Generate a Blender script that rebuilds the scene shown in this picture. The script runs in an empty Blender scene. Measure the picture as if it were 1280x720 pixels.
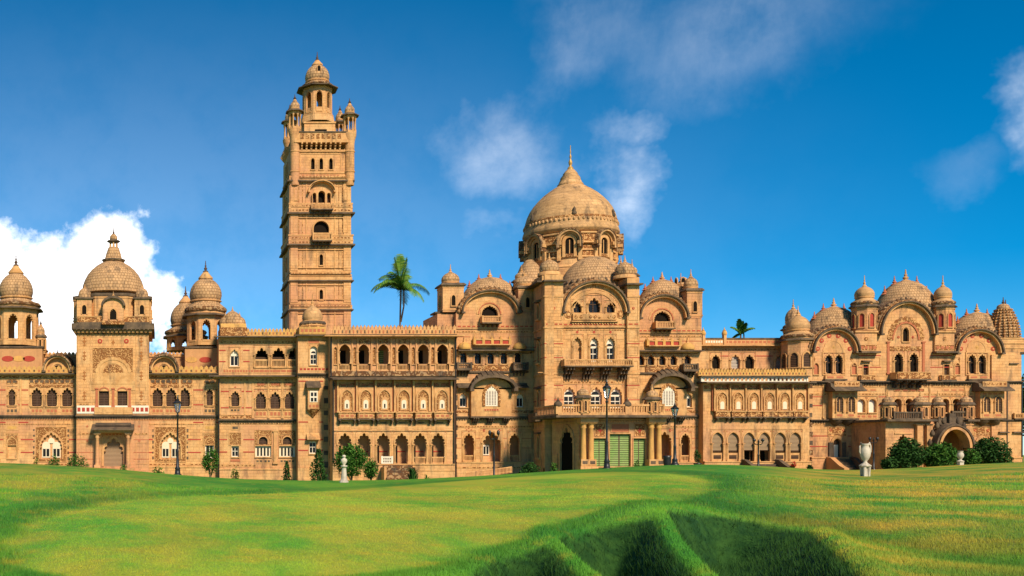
import bpy, math, random
import numpy as np
from mathutils import Vector, Matrix
from mathutils.geometry import tessellate_polygon
random.seed(7); rng = np.random.default_rng(11)
R = math.radians; PI = math.pi
SC = bpy.context.scene; COL = SC.collection

# ---------------------------------------------------------------- camera, sky, sun, exposure
FOC, PX0, HOR, ZC = 1300.0, 200.0, 568.0, 4.0       # survey of the photograph: focal length in px, principal column, eye level row, eye height
cam = bpy.data.cameras.new('camera'); camo = bpy.data.objects.new('camera', cam); COL.objects.link(camo)
camo.location = (0, 0, ZC); camo.rotation_euler = (R(90), 0, 0)
cam.sensor_width = 36; cam.lens = 36 * FOC / 1280
cam.shift_x = (640 - PX0) / 1280; cam.shift_y = (HOR - 360) / 1280
cam.clip_start = .5; cam.clip_end = 9000
SC.camera = camo
SUN_EL, SUN_AZ = 38.0, 162.0                          # azimuth clockwise from +Y: right of and behind the photographer
sd = Vector((math.sin(R(SUN_AZ)) * math.cos(R(SUN_EL)), math.cos(R(SUN_AZ)) * math.cos(R(SUN_EL)), math.sin(R(SUN_EL))))
sl = bpy.data.lights.new('sun', 'SUN'); sl.energy = 3.7; sl.angle = R(9); sl.color = (1, .85, .66)
so = bpy.data.objects.new('sun', sl); COL.objects.link(so); so.rotation_euler = sd.to_track_quat('Z', 'Y').to_euler()
SC.view_settings.view_transform = 'Standard'; SC.view_settings.look = 'None'
SC.view_settings.gamma = 1; SC.view_settings.use_curve_mapping = False
SC.view_settings.exposure = 0.72

def NT(tree):
    def node(t, **k):
        n = tree.nodes.new(t)
        for a, v in k.items():
            if a.startswith('i_'):
                key = a[2:]
                key = int(key) if key.isdigit() else key.replace('_', ' ')
                n.inputs[key].default_value = v
            else: setattr(n, a, v)
        return n
    return node, lambda a, b: tree.links.new(a, b)

def math_(node, link, op, a, b=None, clamp=False):
    n = node('ShaderNodeMath', operation=op); n.use_clamp = clamp
    for i, v in enumerate((a, b)):
        if v is None: continue
        if isinstance(v, (int, float)): n.inputs[i].default_value = v
        else: link(v, n.inputs[i])
    return n.outputs[0]

def make_world():
    w = bpy.data.worlds.new('World'); SC.world = w; w.use_nodes = True
    t = w.node_tree; t.nodes.clear(); node, link = NT(t)
    M = lambda op, a, b=None, c=False: math_(node, link, op, a, b, c)
    sky = node('ShaderNodeTexSky', sky_type='NISHITA', sun_disc=False)
    sky.sun_elevation = R(SUN_EL); sky.sun_rotation = R(SUN_AZ); sky.altitude = 3500
    sky.air_density = 1.0; sky.dust_density = .1; sky.ozone_density = 4.5
    hs = node('ShaderNodeHueSaturation', i_Saturation=1.42, i_Value=.60, i_Hue=.488); link(sky.outputs[0], hs.inputs['Color'])
    tc = node('ShaderNodeTexCoord'); nrm = node('ShaderNodeVectorMath', operation='NORMALIZE'); link(tc.outputs['Generated'], nrm.inputs[0])
    wn = node('ShaderNodeTexNoise', i_Scale=7.0, i_Detail=6, i_Roughness=.6); link(nrm.outputs[0], wn.inputs['Vector'])
    w0 = node('ShaderNodeVectorMath', operation='SUBTRACT'); link(wn.outputs['Color'], w0.inputs[0]); w0.inputs[1].default_value = (.5, .5, .5)
    w1 = node('ShaderNodeVectorMath', operation='MULTIPLY_ADD'); link(w0.outputs[0], w1.inputs[0]); w1.inputs[1].default_value = (.17, .17, .17); link(nrm.outputs[0], w1.inputs[2])
    DW = w1.outputs[0]; D = nrm.outputs[0]
    def noise(scale, det, rough, off=(0, 0, 0), st=(1, 1, 1), dist=0):
        mp = node('ShaderNodeMapping', vector_type='POINT'); mp.inputs['Location'].default_value = off; mp.inputs['Scale'].default_value = st
        link(D, mp.inputs[0])
        n = node('ShaderNodeTexNoise', i_Scale=scale, i_Detail=det, i_Roughness=rough, i_Distortion=dist); link(mp.outputs[0], n.inputs['Vector']); return n.outputs[0]
    def ang(px, py, sx=1.0, sz=1.0, D=D):                   # angular offset from a fixed direction of the sky
        c = Vector(((px - PX0) / FOC, 1, (HOR - py) / FOC)).normalized()
        ux = Vector((c.y, -c.x, 0)).normalized(); uz = ux.cross(c)
        d1 = node('ShaderNodeVectorMath', operation='DOT_PRODUCT'); d1.inputs[1].default_value = ux / sx; link(D, d1.inputs[0])
        d2 = node('ShaderNodeVectorMath', operation='DOT_PRODUCT'); d2.inputs[1].default_value = uz / sz; link(D, d2.inputs[0])
        d3 = node('ShaderNodeVectorMath', operation='DOT_PRODUCT'); d3.inputs[1].default_value = c; link(D, d3.inputs[0])
        q = M('SQRT', M('ADD', M('MULTIPLY', d1.outputs['Value'], d1.outputs['Value']), M('MULTIPLY', d2.outputs['Value'], d2.outputs['Value'])))
        behind = M('LESS_THAN', d3.outputs['Value'], 0.0)
        return M('ADD', q, M('MULTIPLY', behind, 5.0))
    def ramp(v, a, b):
        m = node('ShaderNodeMapRange', interpolation_type='SMOOTHSTEP'); m.clamp = True
        m.inputs[1].default_value = a; m.inputs[2].default_value = b; m.inputs[3].default_value = 0; m.inputs[4].default_value = 1
        link(v, m.inputs[0]); return m.outputs[0]
    n1 = noise(16, 8, .62, (3.1, .2, 1.7)); n2 = noise(5, 7, .65, (1.3, 5.2, .4), (1, 1, 1), .4); n3 = noise(38, 6, .65, (9, 2, 4))
    # the cumulus behind the left towers
    big = None
    for px, py, r in ((132, 328, 70), (150, 390, 62), (62, 350, 66), (2, 364, 74), (188, 372, 44), (100, 415, 95), (-90, 400, 85), (212, 425, 28), (-190, 410, 70)):
        v = M('SUBTRACT', r / FOC, ang(px, py)); big = v if big is None else M('MAXIMUM', big, v)
    nz = M('ADD', M('MULTIPLY', M('SUBTRACT', n1, .5), .062), M('MULTIPLY', M('SUBTRACT', n3, .5), .040))
    cum = ramp(M('ADD', big, nz), -.004, .026)
    # thin wisps to the right
    wis = None
    for px, py, sx, sz, k in ((640, 185, 95, 55, .27), (785, 235, 40, 66, .60), (700, 80, 55, 90, .18), (905, 45, 130, 75, .16), (1338, 135, 46, 80, .9),
                              (1205, 228, 40, 28, .06), (620, 275, 60, 34, .18), (800, 140, 40, 26, .30), (750, 20, 110, 50, .12), (1310, 95, 30, 30, .4)):
        v = M('MULTIPLY', ramp(ang(px, py, sx / FOC, sz / FOC, DW), 1.35, .0), k); wis = v if wis is None else M('MAXIMUM', wis, v)
    wis = M('MULTIPLY', wis, ramp(M('ADD', M('MULTIPLY', n2, .65), M('MULTIPLY', n1, .35)), .25, .75))
    veil = M('MULTIPLY', ramp(ang(120, 420, 900 / FOC, 420 / FOC), 1.1, 0), .10)
    cl = M('MAXIMUM', M('MAXIMUM', cum, wis), veil, True)
    mix = node('ShaderNodeMix', data_type='RGBA'); link(cl, mix.inputs['Factor']); link(hs.outputs[0], mix.inputs[6])
    cc = node('ShaderNodeMix', data_type='RGBA'); link(ramp(n1, .3, .62), cc.inputs['Factor'])
    cc.inputs[6].default_value = (6.4, 6.7, 7.1, 1); cc.inputs[7].default_value = (9.2, 9.1, 9.0, 1)
    link(cc.outputs[2], mix.inputs[7])
    bg = node('ShaderNodeBackground', i_Strength=.13); link(mix.outputs[2], bg.inputs[0])
    out = node('ShaderNodeOutputWorld'); link(bg.outputs[0], out.inputs[0])
make_world()

# ---------------------------------------------------------------- materials
MATS = {}
def mat(name, col, rough=.85, var=.0, vscale=.6, brick=0, stain=0, bump=0, bscale=6, carve=0, scale_uv=0, alt=None, spec=.25, metal=0, slat=0, streak=0, fleck=None, alt2=None):
    m = bpy.data.materials.new(name); m.use_nodes = True; t = m.node_tree; t.nodes.clear(); node, link = NT(t)
    M = lambda op, a, b=None, c=False: math_(node, link, op, a, b, c)
    bs = node('ShaderNodeBsdfPrincipled', i_Roughness=rough, i_Metallic=metal); bs.inputs['Specular IOR Level'].default_value = spec
    out = node('ShaderNodeOutputMaterial'); link(bs.outputs[0], out.inputs[0])
    g = node('ShaderNodeNewGeometry'); P = g.outputs['Position']
    cur = node('ShaderNodeRGB'); cur.outputs[0].default_value = (*col, 1); cur = cur.outputs[0]
    height = []
    def mixc(fac, a, b, blend='MIX'):
        n = node('ShaderNodeMix', data_type='RGBA', blend_type=blend)
        for s, v in ((0, fac), (6, a), (7, b)):
            if isinstance(v, (int, float)): n.inputs[s].default_value = v
            elif isinstance(v, tuple): n.inputs[s].default_value = (*v, 1)
            else: link(v, n.inputs[s])
        return n.outputs[2]
    def noise(scale, det=4, rough_=.6, st=(1, 1, 1), off=(0, 0, 0)):
        mp = node('ShaderNodeMapping'); mp.inputs['Scale'].default_value = st; mp.inputs['Location'].default_value = off; link(P, mp.inputs[0])
        n = node('ShaderNodeTexNoise', i_Scale=scale, i_Detail=det, i_Roughness=rough_); link(mp.outputs[0], n.inputs['Vector']); return n.outputs[0]
    def ramp(v, a, b):
        n = node('ShaderNodeMapRange', interpolation_type='SMOOTHSTEP'); n.inputs[1].default_value = a; n.inputs[2].default_value = b; link(v, n.inputs[0]); return n.outputs[0]
    sep = node('ShaderNodeSeparateXYZ'); link(P, sep.inputs[0])
    if brick:
        cmb = node('ShaderNodeCombineXYZ'); link(M('ADD', sep.outputs[0], sep.outputs[1]), cmb.inputs[0]); link(sep.outputs[2], cmb.inputs[1])
        b = node('ShaderNodeTexBrick', i_Scale=1.0, offset=.5); link(cmb.outputs[0], b.inputs['Vector'])
        b.inputs['Color1'].default_value = (.80, .80, .80, 1); b.inputs['Color2'].default_value = (1.12, 1.1, 1.05, 1); b.inputs['Mortar'].default_value = (.62, .55, .5, 1)
        b.inputs['Mortar Size'].default_value = .022; b.inputs['Mortar Smooth'].default_value = .4; b.inputs['Bias'].default_value = .1
        b.inputs['Brick Width'].default_value = brick * 2.1; b.inputs['Row Height'].default_value = brick
        cur = mixc(1, cur, b.outputs['Color'], 'MULTIPLY'); height.append((M('SUBTRACT', 1, b.outputs['Fac']), .25))
    if alt: cur = mixc(ramp(noise(vscale, 5), .38, .66), cur, alt)
    if alt2: cur = mixc(M('MULTIPLY', ramp(noise(.11, 6, .65, off=(11, 3, 6)), .44, .64), .85), cur, alt2)
    if var:
        v = noise(vscale * 2.7, 6, .7, off=(5, 3, 8)); v2 = M('ADD', 1 - var, M('MULTIPLY', v, var * 2))
        cb = node('ShaderNodeCombineColor')
        for i in range(3): link(v2, cb.inputs[i])
        cur = mixc(1, cur, cb.outputs[0], 'MULTIPLY')
    if carve:                                            # shallow arabesque relief
        vo = node('ShaderNodeTexVoronoi', i_Scale=carve, feature='SMOOTH_F1'); link(P, vo.inputs['Vector'])
        w = M('SINE', M('MULTIPLY', vo.outputs['Distance'], 13.0)); f = ramp(w, -.3, .5)
        cur = mixc(f, mixc(1, cur, (.42, .29, .21), 'MULTIPLY'), cur); height.append((f, 1.0))
    if scale_uv:                                         # overlapping carved scales round a dome
        uv = node('ShaderNodeTexCoord'); mp = node('ShaderNodeMapping'); mp.inputs['Scale'].default_value = (scale_uv, scale_uv, 1); link(uv.outputs['UV'], mp.inputs[0])
        b = node('ShaderNodeTexBrick', i_Scale=1.0, offset=.5); link(mp.outputs[0], b.inputs['Vector'])
        b.inputs['Color1'].default_value = (.90, .90, .90, 1); b.inputs['Color2'].default_value = (1.08, 1.06, 1.02, 1); b.inputs['Mortar'].default_value = (.55, .48, .42, 1)
        b.inputs['Mortar Size'].default_value = .10; b.inputs['Mortar Smooth'].default_value = .9; b.inputs['Brick Width'].default_value = .9; b.inputs['Row Height'].default_value = .8
        cur = mixc(1, cur, b.outputs['Color'], 'MULTIPLY'); height.append((M('SUBTRACT', 1, b.outputs['Fac']), .8))
    if slat:
        s = M('SINE', M('MULTIPLY', sep.outputs[2], slat)); f = ramp(s, -.5, .6)
        cur = mixc(f, mixc(1, cur, (.45, .42, .4), 'MULTIPLY'), cur); height.append((f, .6))
    if stain:                                            # soot and algae left by the rains, running down
        f = M('MULTIPLY', ramp(noise(.55, 7, .7, (1.5, 1.5, .35)), .50, .68), stain, True)
        f2 = M('MULTIPLY', ramp(noise(2.2, 5, .7, (1.6, 1.6, .28), (4, 4, 1)), .52, .74), stain * .7, True)
        cur = mixc(M('MAXIMUM', f, f2), cur, (.060, .047, .036))
    if fleck: cur = mixc(ramp(noise(fleck[1], 3), .55, .63), cur, fleck[0])
    link(cur, bs.inputs['Base Color'])
    if bump: height.append((noise(bscale, 6, .65), bump))
    h = None
    for v, k in height:
        x = M('MULTIPLY', v, k); h = x if h is None else M('ADD', h, x)
    if h is not None:
        bp = node('ShaderNodeBump', i_Strength=.8, i_Distance=.07); link(h, bp.inputs['Height']); link(bp.outputs[0], bs.inputs['Normal'])
    MATS[name] = m
    return m
ST = (.60, .315, .122)
mat('stone', ST, var=.34, vscale=.35, brick=.42, stain=.6, bump=.6, alt=(.64, .37, .155), alt2=(.53, .25, .12))
mat('trim', (.61, .345, .135), var=.38, vscale=.9, stain=.55, bump=.4, alt=(.50, .255, .09), alt2=(.54, .27, .11))
mat('ochre', (.58, .32, .085), var=.3, vscale=.6, stain=.5, bump=.3, alt=(.52, .28, .085))
mat('plaster', (.50, .255, .105), var=.3, vscale=.4, stain=.25, bump=.2)
mat('carved', (.55, .29, .105), var=.4, vscale=.8, carve=3.4, stain=.45, bump=.3, bscale=9)
mat('finecarved', (.52, .275, .10), var=.25, vscale=.8, carve=6.0, stain=.2, bump=.3, bscale=9)
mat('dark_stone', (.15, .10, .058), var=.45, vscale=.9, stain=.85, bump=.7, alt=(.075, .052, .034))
mat('dome', (.52, .31, .15), var=.5, vscale=.5, scale_uv=1.7, stain=.75, bump=.4, alt=(.46, .275, .13))
mat('dome_plain', (.53, .31, .14), var=.6, vscale=.4, brick=.5, stain=.65, bump=.5, alt=(.45, .255, .105))
mat('red', (.37, .052, .030), var=.35, vscale=1.5, bump=.2)
mat('terracotta', (.42, .135, .06), var=.3, vscale=1.2, bump=.2)
mat('flower', (.33, .125, .035), var=.3, vscale=2)
mat('cream', (.70, .58, .40), var=.15, vscale=1.2, rough=.6)
mat('sooty', (.26, .165, .085), var=.5, vscale=1.1, stain=1.0, carve=2.2, bump=.5, alt=(.42, .25, .11))
mat('white', (.72, .63, .48), var=.12, vscale=1.0, rough=.6)
mat('glass', (.012, .011, .010), rough=.25, spec=.25)
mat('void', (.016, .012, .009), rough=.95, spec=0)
mat('wood', (.085, .042, .020), var=.4, vscale=2, slat=26, rough=.6)
mat('louvre', (.22, .36, .09), var=.3, vscale=1.0, slat=22, rough=.6, alt=(.28, .37, .12))
mat('blind', (.40, .27, .155), var=.2, vscale=.7, slat=34)
mat('greyblind', (.55, .47, .38), var=.15, vscale=.7, slat=30)
mat('iron', (.012, .012, .012), rough=.45, spec=.5, var=.3, vscale=3)
mat('rust', (.09, .05, .03), rough=.7, var=.4, vscale=2)
mat('marble', (.54, .47, .36), var=.18, vscale=3, stain=.45, rough=.55, bump=.2)
mat('gilt', (.45, .26, .07), var=.3, vscale=2, rough=.45, metal=.3)
mat('bark', (.16, .10, .055), var=.4, vscale=5, bump=1, bscale=12)

# ---------------------------------------------------------------- mesh collector
class MB:
    def __init__(s): s.v = []; s.f = []; s.m = []; s.uv = []; s.sm = []; s.ms = []; s.M = None
    def mi(s, name):
        if name not in s.ms: s.ms.append(name)
        return s.ms.index(name)
    def add(s, vs, fs, m, uvs=None, smooth=False):
        b = len(s.v)
        if s.M is not None: vs = [tuple(s.M @ Vector(p)) for p in vs]
        s.v += vs; k = s.mi(m)
        for i, f in enumerate(fs):
            s.f.append(tuple(b + j for j in f)); s.m.append(k); s.sm.append(smooth)
            s.uv.append(uvs[i] if uvs else None)
    def box(s, x0, x1, y0, y1, z0, z1, m):
        s.add([(x0, y0, z0), (x1, y0, z0), (x1, y1, z0), (x0, y1, z0), (x0, y0, z1), (x1, y0, z1), (x1, y1, z1), (x0, y1, z1)],
              [(0, 1, 5, 4), (1, 2, 6, 5), (2, 3, 7, 6), (3, 0, 4, 7), (4, 5, 6, 7), (3, 2, 1, 0)], m)
    def prism(s, pts, y0, y1, m, holes=(), back=True, side=None):
        loops = [list(pts)] + [list(h) for h in holes]
        flat = [p for l in loops for p in l]; n = len(flat)
        tris = tessellate_polygon([[Vector((p[0], p[1], 0)) for p in l] for l in loops])
        vs = [(x, y0, z) for x, z in flat] + [(x, y1, z) for x, z in flat]
        def fix(t):
            a, b, c = (flat[i] for i in t)
            return t if (b[0] - a[0]) * (c[1] - a[1]) - (b[1] - a[1]) * (c[0] - a[0]) > 0 else (t[0], t[2], t[1])
        tris = [fix(tuple(t)) for t in tris]
        fs = list(tris)
        if back: fs += [(n + t[0], n + t[2], n + t[1]) for t in tris]
        s.add(vs, fs, m)
        sf = []; o = 0
        for li, l in enumerate(loops):
            k = len(l)
            ar = sum(l[i][0] * l[(i + 1) % k][1] - l[(i + 1) % k][0] * l[i][1] for i in range(k))
            for i in range(k):
                a, b = o + i, o + (i + 1) % k
                q = (a, n + a, n + b, b) if (ar > 0) == (li == 0) else (b, n + b, n + a, a)
                sf.append(q)
            o += k
        s.add(vs, sf, side or m)
    def xprism(s, prof, x0, x1, m):                       # profile in (y, z) run along x
        n = len(prof); vs = [(x0, y, z) for y, z in prof] + [(x1, y, z) for y, z in prof]
        s.add(vs, [(i, (i + 1) % n, n + (i + 1) % n, n + i) for i in range(n)] + [tuple(range(n))[::-1], tuple(range(n, 2 * n))], m)
    def lathe(s, prof, cx, cy, m, n=24, a0=0.0, smooth=True, flute=0, fk=0, sy=1.0, uvk=1.0):
        vs = []; fs = []; uvs = []
        rm = max(p[0] for p in prof); L = [0]
        for i in range(1, len(prof)): L.append(L[-1] + math.hypot(prof[i][0] - prof[i - 1][0], prof[i][1] - prof[i - 1][1]))
        for r, z in prof:
            for k in range(n):
                a = a0 + 2 * PI * k / n; rr = r * (1 + (fk * abs(math.sin(flute * a / 2)) - fk * .5 if flute else 0))
                vs.append((cx + rr * math.cos(a), cy + sy * rr * math.sin(a), z))
        for i in range(len(prof) - 1):
            for k in range(n):
                k2 = (k + 1) % n
                fs.append((i * n + k, i * n + k2, (i + 1) * n + k2, (i + 1) * n + k))
                u0, u1 = [2 * PI * rm * (k + d) / n * uvk for d in (0, 1)]; v0, v1 = L[i] * uvk, L[i + 1] * uvk
                uvs.append(((u0, v0), (u1, v0), (u1, v1), (u0, v1)))
        s.add(vs, fs, m, uvs, smooth)
        s.add([vs[k] for k in range(n)], [tuple(range(n))[::-1]], m)
        s.add([vs[(len(prof) - 1) * n + k] for k in range(n)], [tuple(range(n))], m)
    def tube(s, pts, rad, m, n=6, smooth=True):
        pts = [Vector(p) for p in pts]; k = len(pts)
        rads = rad if isinstance(rad, (list, tuple)) else [rad] * k
        vs = []
        for i, p in enumerate(pts):
            d = (pts[min(i + 1, k - 1)] - pts[max(i - 1, 0)]).normalized()
            u = d.cross(Vector((0, 0, 1)) if abs(d.z) < .9 else Vector((1, 0, 0))).normalized(); w = d.cross(u)
            for j in range(n):
                a = 2 * PI * j / n; vs.append(tuple(p + (u * math.cos(a) + w * math.sin(a)) * rads[i]))
        fs = [(i * n + j, i * n + (j + 1) % n, (i + 1) * n + (j + 1) % n, (i + 1) * n + j) for i in range(k - 1) for j in range(n)]
        s.add(vs, fs, m, None, smooth); s.add(vs[:n], [tuple(range(n))], m); s.add(vs[-n:], [tuple(range(n))], m)
    def build(s, name, parent=None, origin=(0, 0, 0), porigin=(0, 0, 0)):
        me = bpy.data.meshes.new(name); o3 = origin
        me.from_pydata([(x - o3[0], y - o3[1], z - o3[2]) for x, y, z in s.v], [], s.f)
        for k in s.ms: me.materials.append(MATS[k])
        me.polygons.foreach_set('material_index', s.m); me.polygons.foreach_set('use_smooth', s.sm)
        if any(u is not None for u in s.uv):
            ul = me.uv_layers.new(name='UVMap'); arr = []
            for f, u in zip(s.f, s.uv): arr += [c for p in (u if u else [(0, 0)] * len(f)) for c in p]
            ul.data.foreach_set('uv', arr)
        me.update()
        o = bpy.data.objects.new(name, me); COL.objects.link(o)
        o.location = (o3[0] - porigin[0], o3[1] - porigin[1], o3[2] - porigin[2])
        if parent: o.parent = parent
        return o

def tag(o, label=None, cat=None, group=None, kind=None):
    for k, v in (('label', label), ('category', cat), ('group', group), ('kind', kind)):
        if v: o[k] = v
    return o
def thing(name, loc, label, cat, group=None):
    o = bpy.data.objects.new(name, None); COL.objects.link(o); o.location = loc; o.empty_display_size = .5
    return tag(o, label, cat, group)

# ---------------------------------------------------------------- outlines
def arch(cx, z0, w, h, style='round', n=9):
    """closed outline, counter-clockwise from the lower left corner"""
    a = w / 2
    if style == 'rect': return [(cx - a, z0), (cx + a, z0), (cx + a, z0 + h), (cx - a, z0 + h)]
    if style == 'round':
        rise = min(a, h * .6); zs = z0 + h - rise
        top = [(cx + a * math.cos(t), zs + rise * math.sin(t)) for t in np.linspace(0, PI, n + 4)]
    else:
        c = .2 * w; Rr = a + c; rise = min(math.sqrt(Rr * Rr - c * c), h * .62); k = rise / math.sqrt(Rr * Rr - c * c); zs = z0 + h - rise
        tm = math.acos(c / Rr)
        right = [(cx - c + Rr * math.cos(t), zs + k * Rr * math.sin(t)) for t in np.linspace(0, tm, n)]
        smooth = right + [(2 * cx - x, z) for x, z in right[::-1][1:]]
        if style == 'point': top = smooth
        else:                                            # cusped: lobes bulging from a slightly smaller pointed arch
            nl = 5 if style == 'cusp' else 9
            idx = np.linspace(0, len(smooth) - 1, nl + 1)
            def at(u):
                i = min(int(u), len(smooth) - 2); f = u - i
                return ((1 - f) * smooth[i][0] + f * smooth[i + 1][0], (1 - f) * smooth[i][1] + f * smooth[i + 1][1])
            sh = .80 if style == 'cusp' else .88
            top = [(cx + a, zs)]
            for j in range(nl):
                for f in np.linspace(0, 1, 6 if j < nl - 1 else 7)[:-1] if j < nl - 1 else np.linspace(0, 1, 6):
                    p = at(idx[j] + (idx[j + 1] - idx[j]) * f)
                    q = sh + (1 - sh) * math.sin(PI * f) ** .7 * (1.0 if j != nl // 2 else 1.25 + .35 * (1 - abs(2 * f - 1)))
                    top.append((cx + (p[0] - cx) * q, zs + (p[1] - zs) * q))
            top.append((cx - a, zs))
            mz = max(z for _, z in top); f = (z0 + h - zs) / (mz - zs); top = [(x, zs + (z - zs) * f) for x, z in top]
    return [(cx - a, z0), (cx + a, z0)] + top

def uring(cx, z0, w, h, d, style):                        # moulding hugging an arch: open at the foot
    inn = arch(cx, z0, w + .02, h + .01, style); out = arch(cx, z0 + .001, w + 2 * d, h + d * 1.2, 'point' if style in ('cusp', 'multi', 'point') else style)
    return [out[0]] + out[:1:-1] + [out[1]] + inn[1:] + [inn[0]]

def inside(pt, poly):
    x, z = pt; c = False; n = len(poly)
    for i in range(n):
        x1, z1 = poly[i]; x2, z2 = poly[(i + 1) % n]
        if (z1 > z) != (z2 > z) and x < (x2 - x1) * (z - z1) / (z2 - z1) + x1: c = not c
    return c
# ---------------------------------------------------------------- the palace kit: every measure is taken in px of the photograph and turned into metres on the section's own plane
palace = thing('palace', ((640 - PX0) * 150 / FOC, 150, 0), 'sprawling ochre sandstone palace with domes, arcades and one tall tower behind the lawn', 'palace')
PO = tuple(palace.location)

class Sec:
    def __init__(s, name, Y, label):
        s.name, s.Y, s.label = name, Y, label; s.mb = MB(); s.holes = []; s.panels = []; s.skins = []; s.kids = []; s.k = Y / FOC
    def X(s, px): return (px - PX0) * s.k
    def Z(s, py): return ZC - (py - HOR) * s.k
    def kid(s, name, mb, label=None): s.kids.append((name, mb, label)); return mb
    # --- masses
    def wall(s, pts, m='stone', t=.45, dy=0): s.panels.append(([(s.X(x), s.Z(y)) for x, y in pts], m, t, dy))
    def rect(s, x0, x1, top, bot, m='stone', t=.45, dy=0): s.wall([(x0, bot), (x1, bot), (x1, top), (x0, top)], m, t, dy)
    def core(s, x0, x1, bands, depth, m='stone'):
        for top, bot, rec in bands:
            s.mb.box(s.X(x0) + .013, s.X(x1) - .013, s.Y + max(rec, .46), s.Y + depth, s.Z(bot), s.Z(top), m)
            if rec > .5:
                for x in (x0, x1):
                    c = s.X(x); c0, c1 = (c + .02, c + .4) if x == x0 else (c - .4, c - .02)
                    s.mb.box(c0, c1, s.Y + .455, s.Y + rec + .1, s.Z(bot) + .004, s.Z(top) - .004, m)
    def bx(s, x0, x1, top, bot, out, m='trim', inn=.05, mb=None):
        (mb or s.mb).box(s.X(x0), s.X(x1), s.Y - out, s.Y + inn, s.Z(bot), s.Z(top), m)
    def band(s, x0, x1, y, h=1.3, m='red', out=.025): s.bx(x0, x1, y - h / 2, y + h / 2, out, m)
    def bands(s, x0, x1, ys, gaps=(), m='red', h=1.5):
        for y in ys:
            segs = [(x0, x1)]
            for a, b in gaps: segs = [q for p in segs for q in ((p[0], min(p[1], a)), (max(p[0], b), p[1])) if q[1] - q[0] > .5]
            for a, b in segs: s.band(a, b, y, h, m)
    def cornice(s, x0, x1, y, h=3, out=.35, m='trim', dent=True):
        s.bx(x0 - out * 2, x1 + out * 2, y - h * .45, y + h * .05, out, m); s.bx(x0, x1, y + h * .06, y + h * .5, out * .55, m)
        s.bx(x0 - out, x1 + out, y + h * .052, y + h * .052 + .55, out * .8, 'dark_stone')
        if dent:
            n = max(2, int((x1 - x0) / 3.2)); w = (x1 - x0) / n
            for i in range(n): s.bx(x0 + i * w + w * .2, x0 + i * w + w * .75, y + h * .5, y + h * .5 + 1.5, out * .45, m)
    def eave(s, x0, x1, y, out=1.0, h=3.0, m='dark_stone', br=0, ends=True):
        z = s.Z(y); hh = h * s.k; e = out if ends else 0; Y = s.Y
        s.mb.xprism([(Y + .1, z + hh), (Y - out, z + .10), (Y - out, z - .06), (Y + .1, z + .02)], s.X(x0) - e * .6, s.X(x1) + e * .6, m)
        s.bx(x0, x1, y + .3, y + 1.9, min(.3, out * .3), 'trim')
        if br:
            n = int((x1 - x0) / br)
            for i in range(n + 1):
                x = s.X(x0 + (x1 - x0) * (i + .02) / max(n, 1)) * .999 + .0
                s.mb.xprism([(Y + .05, z - .01), (Y - out * .75, z - .02), (Y - out * .7, z - .18), (Y - .2, z - .62), (Y + .05, z - .75)], x - .09, x + .09, 'trim')
    def parapet(s, x0, x1, top, bot, pitch=4.6, m='trim', dy=0.0, t=.3, style='leaf'):
        X0, X1, zb, zt = s.X(x0), s.X(x1), s.Z(bot), s.Z(top); n = max(1, int(round((x1 - x0) / pitch))); w = (X1 - X0) / n; zm = zb + (zt - zb) * .52
        pts = [(X0, zb), (X1, zb), (X1, zm)]
        for i in range(n - 1, -1, -1):
            x = X0 + i * w
            pts += [(x + w * .92, zm), (x + w * .9, zm + (zt - zm) * .5), (x + w * .66, zm + (zt - zm) * .72), (x + w * .5, zt), (x + w * .34, zm + (zt - zm) * .72), (x + w * .1, zm + (zt - zm) * .5), (x + w * .08, zm)]
        pts += [(X0, zm)]
        s.mb.prism(pts, s.Y + dy, s.Y + dy + t, m)
        s.mb.box(X0 - .05, X1 + .05, s.Y + dy - .08, s.Y + dy + t + .08, zb - .02, zb + .12, m)
        for i in range(n):
            x = X0 + (i + .5) * w; s.mb.box(x - w * .16, x + w * .16, s.Y + dy - .05, s.Y + dy + .02, zb + .22, zb + (zm - zb) * .85, 'terracotta' if i % 2 else 'dark_stone')
    def rosette(s, px, py, r, m='red', out=.05, mb=None):
        X, Z, rr = s.X(px), s.Z(py), r * s.k; mb = mb or s.mb
        mb.prism([(X + rr * math.cos(a), Z + rr * math.sin(a)) for a in np.linspace(0, 2 * PI, 13)[:-1]], s.Y - out, s.Y + .02, m)
        mb.prism([(X + rr * .4 * math.cos(a), Z + rr * .4 * math.sin(a)) for a in np.linspace(0, 2 * PI, 9)[:-1]], s.Y - out - .04, s.Y - out + .01, 'trim')
    def diamond(s, px, py, rx, ry, m='terracotta', out=.04):
        X, Z, a, b = s.X(px), s.Z(py), rx * s.k, ry * s.k
        s.mb.prism([(X - a, Z), (X - a * .35, Z - b * .35), (X, Z - b), (X + a * .35, Z - b * .35), (X + a, Z), (X + a * .35, Z + b * .35), (X, Z + b), (X - a * .35, Z + b * .35)], s.Y - out, s.Y + .02, m)
    def frame(s, x0, x1, top, bot, w=1.0, out=.06, m='trim'):
        s.bx(x0, x1, top, top + w, out, m); s.bx(x0, x1, bot - w, bot, out, m); s.bx(x0, x0 + w, top + w, bot - w, out - .003, m); s.bx(x1 - w, x1, top + w, bot - w, out - .003, m)
    def panel(s, x0, x1, top, bot, m='carved', out=.03): s.skins.append(([(s.X(x0), s.Z(bot)), (s.X(x1), s.Z(bot)), (s.X(x1), s.Z(top)), (s.X(x0), s.Z(top))], m, out)); s.frame(x0 - .6, x1 + .6, top - .6, bot + .6, .7, out + .05)
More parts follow.
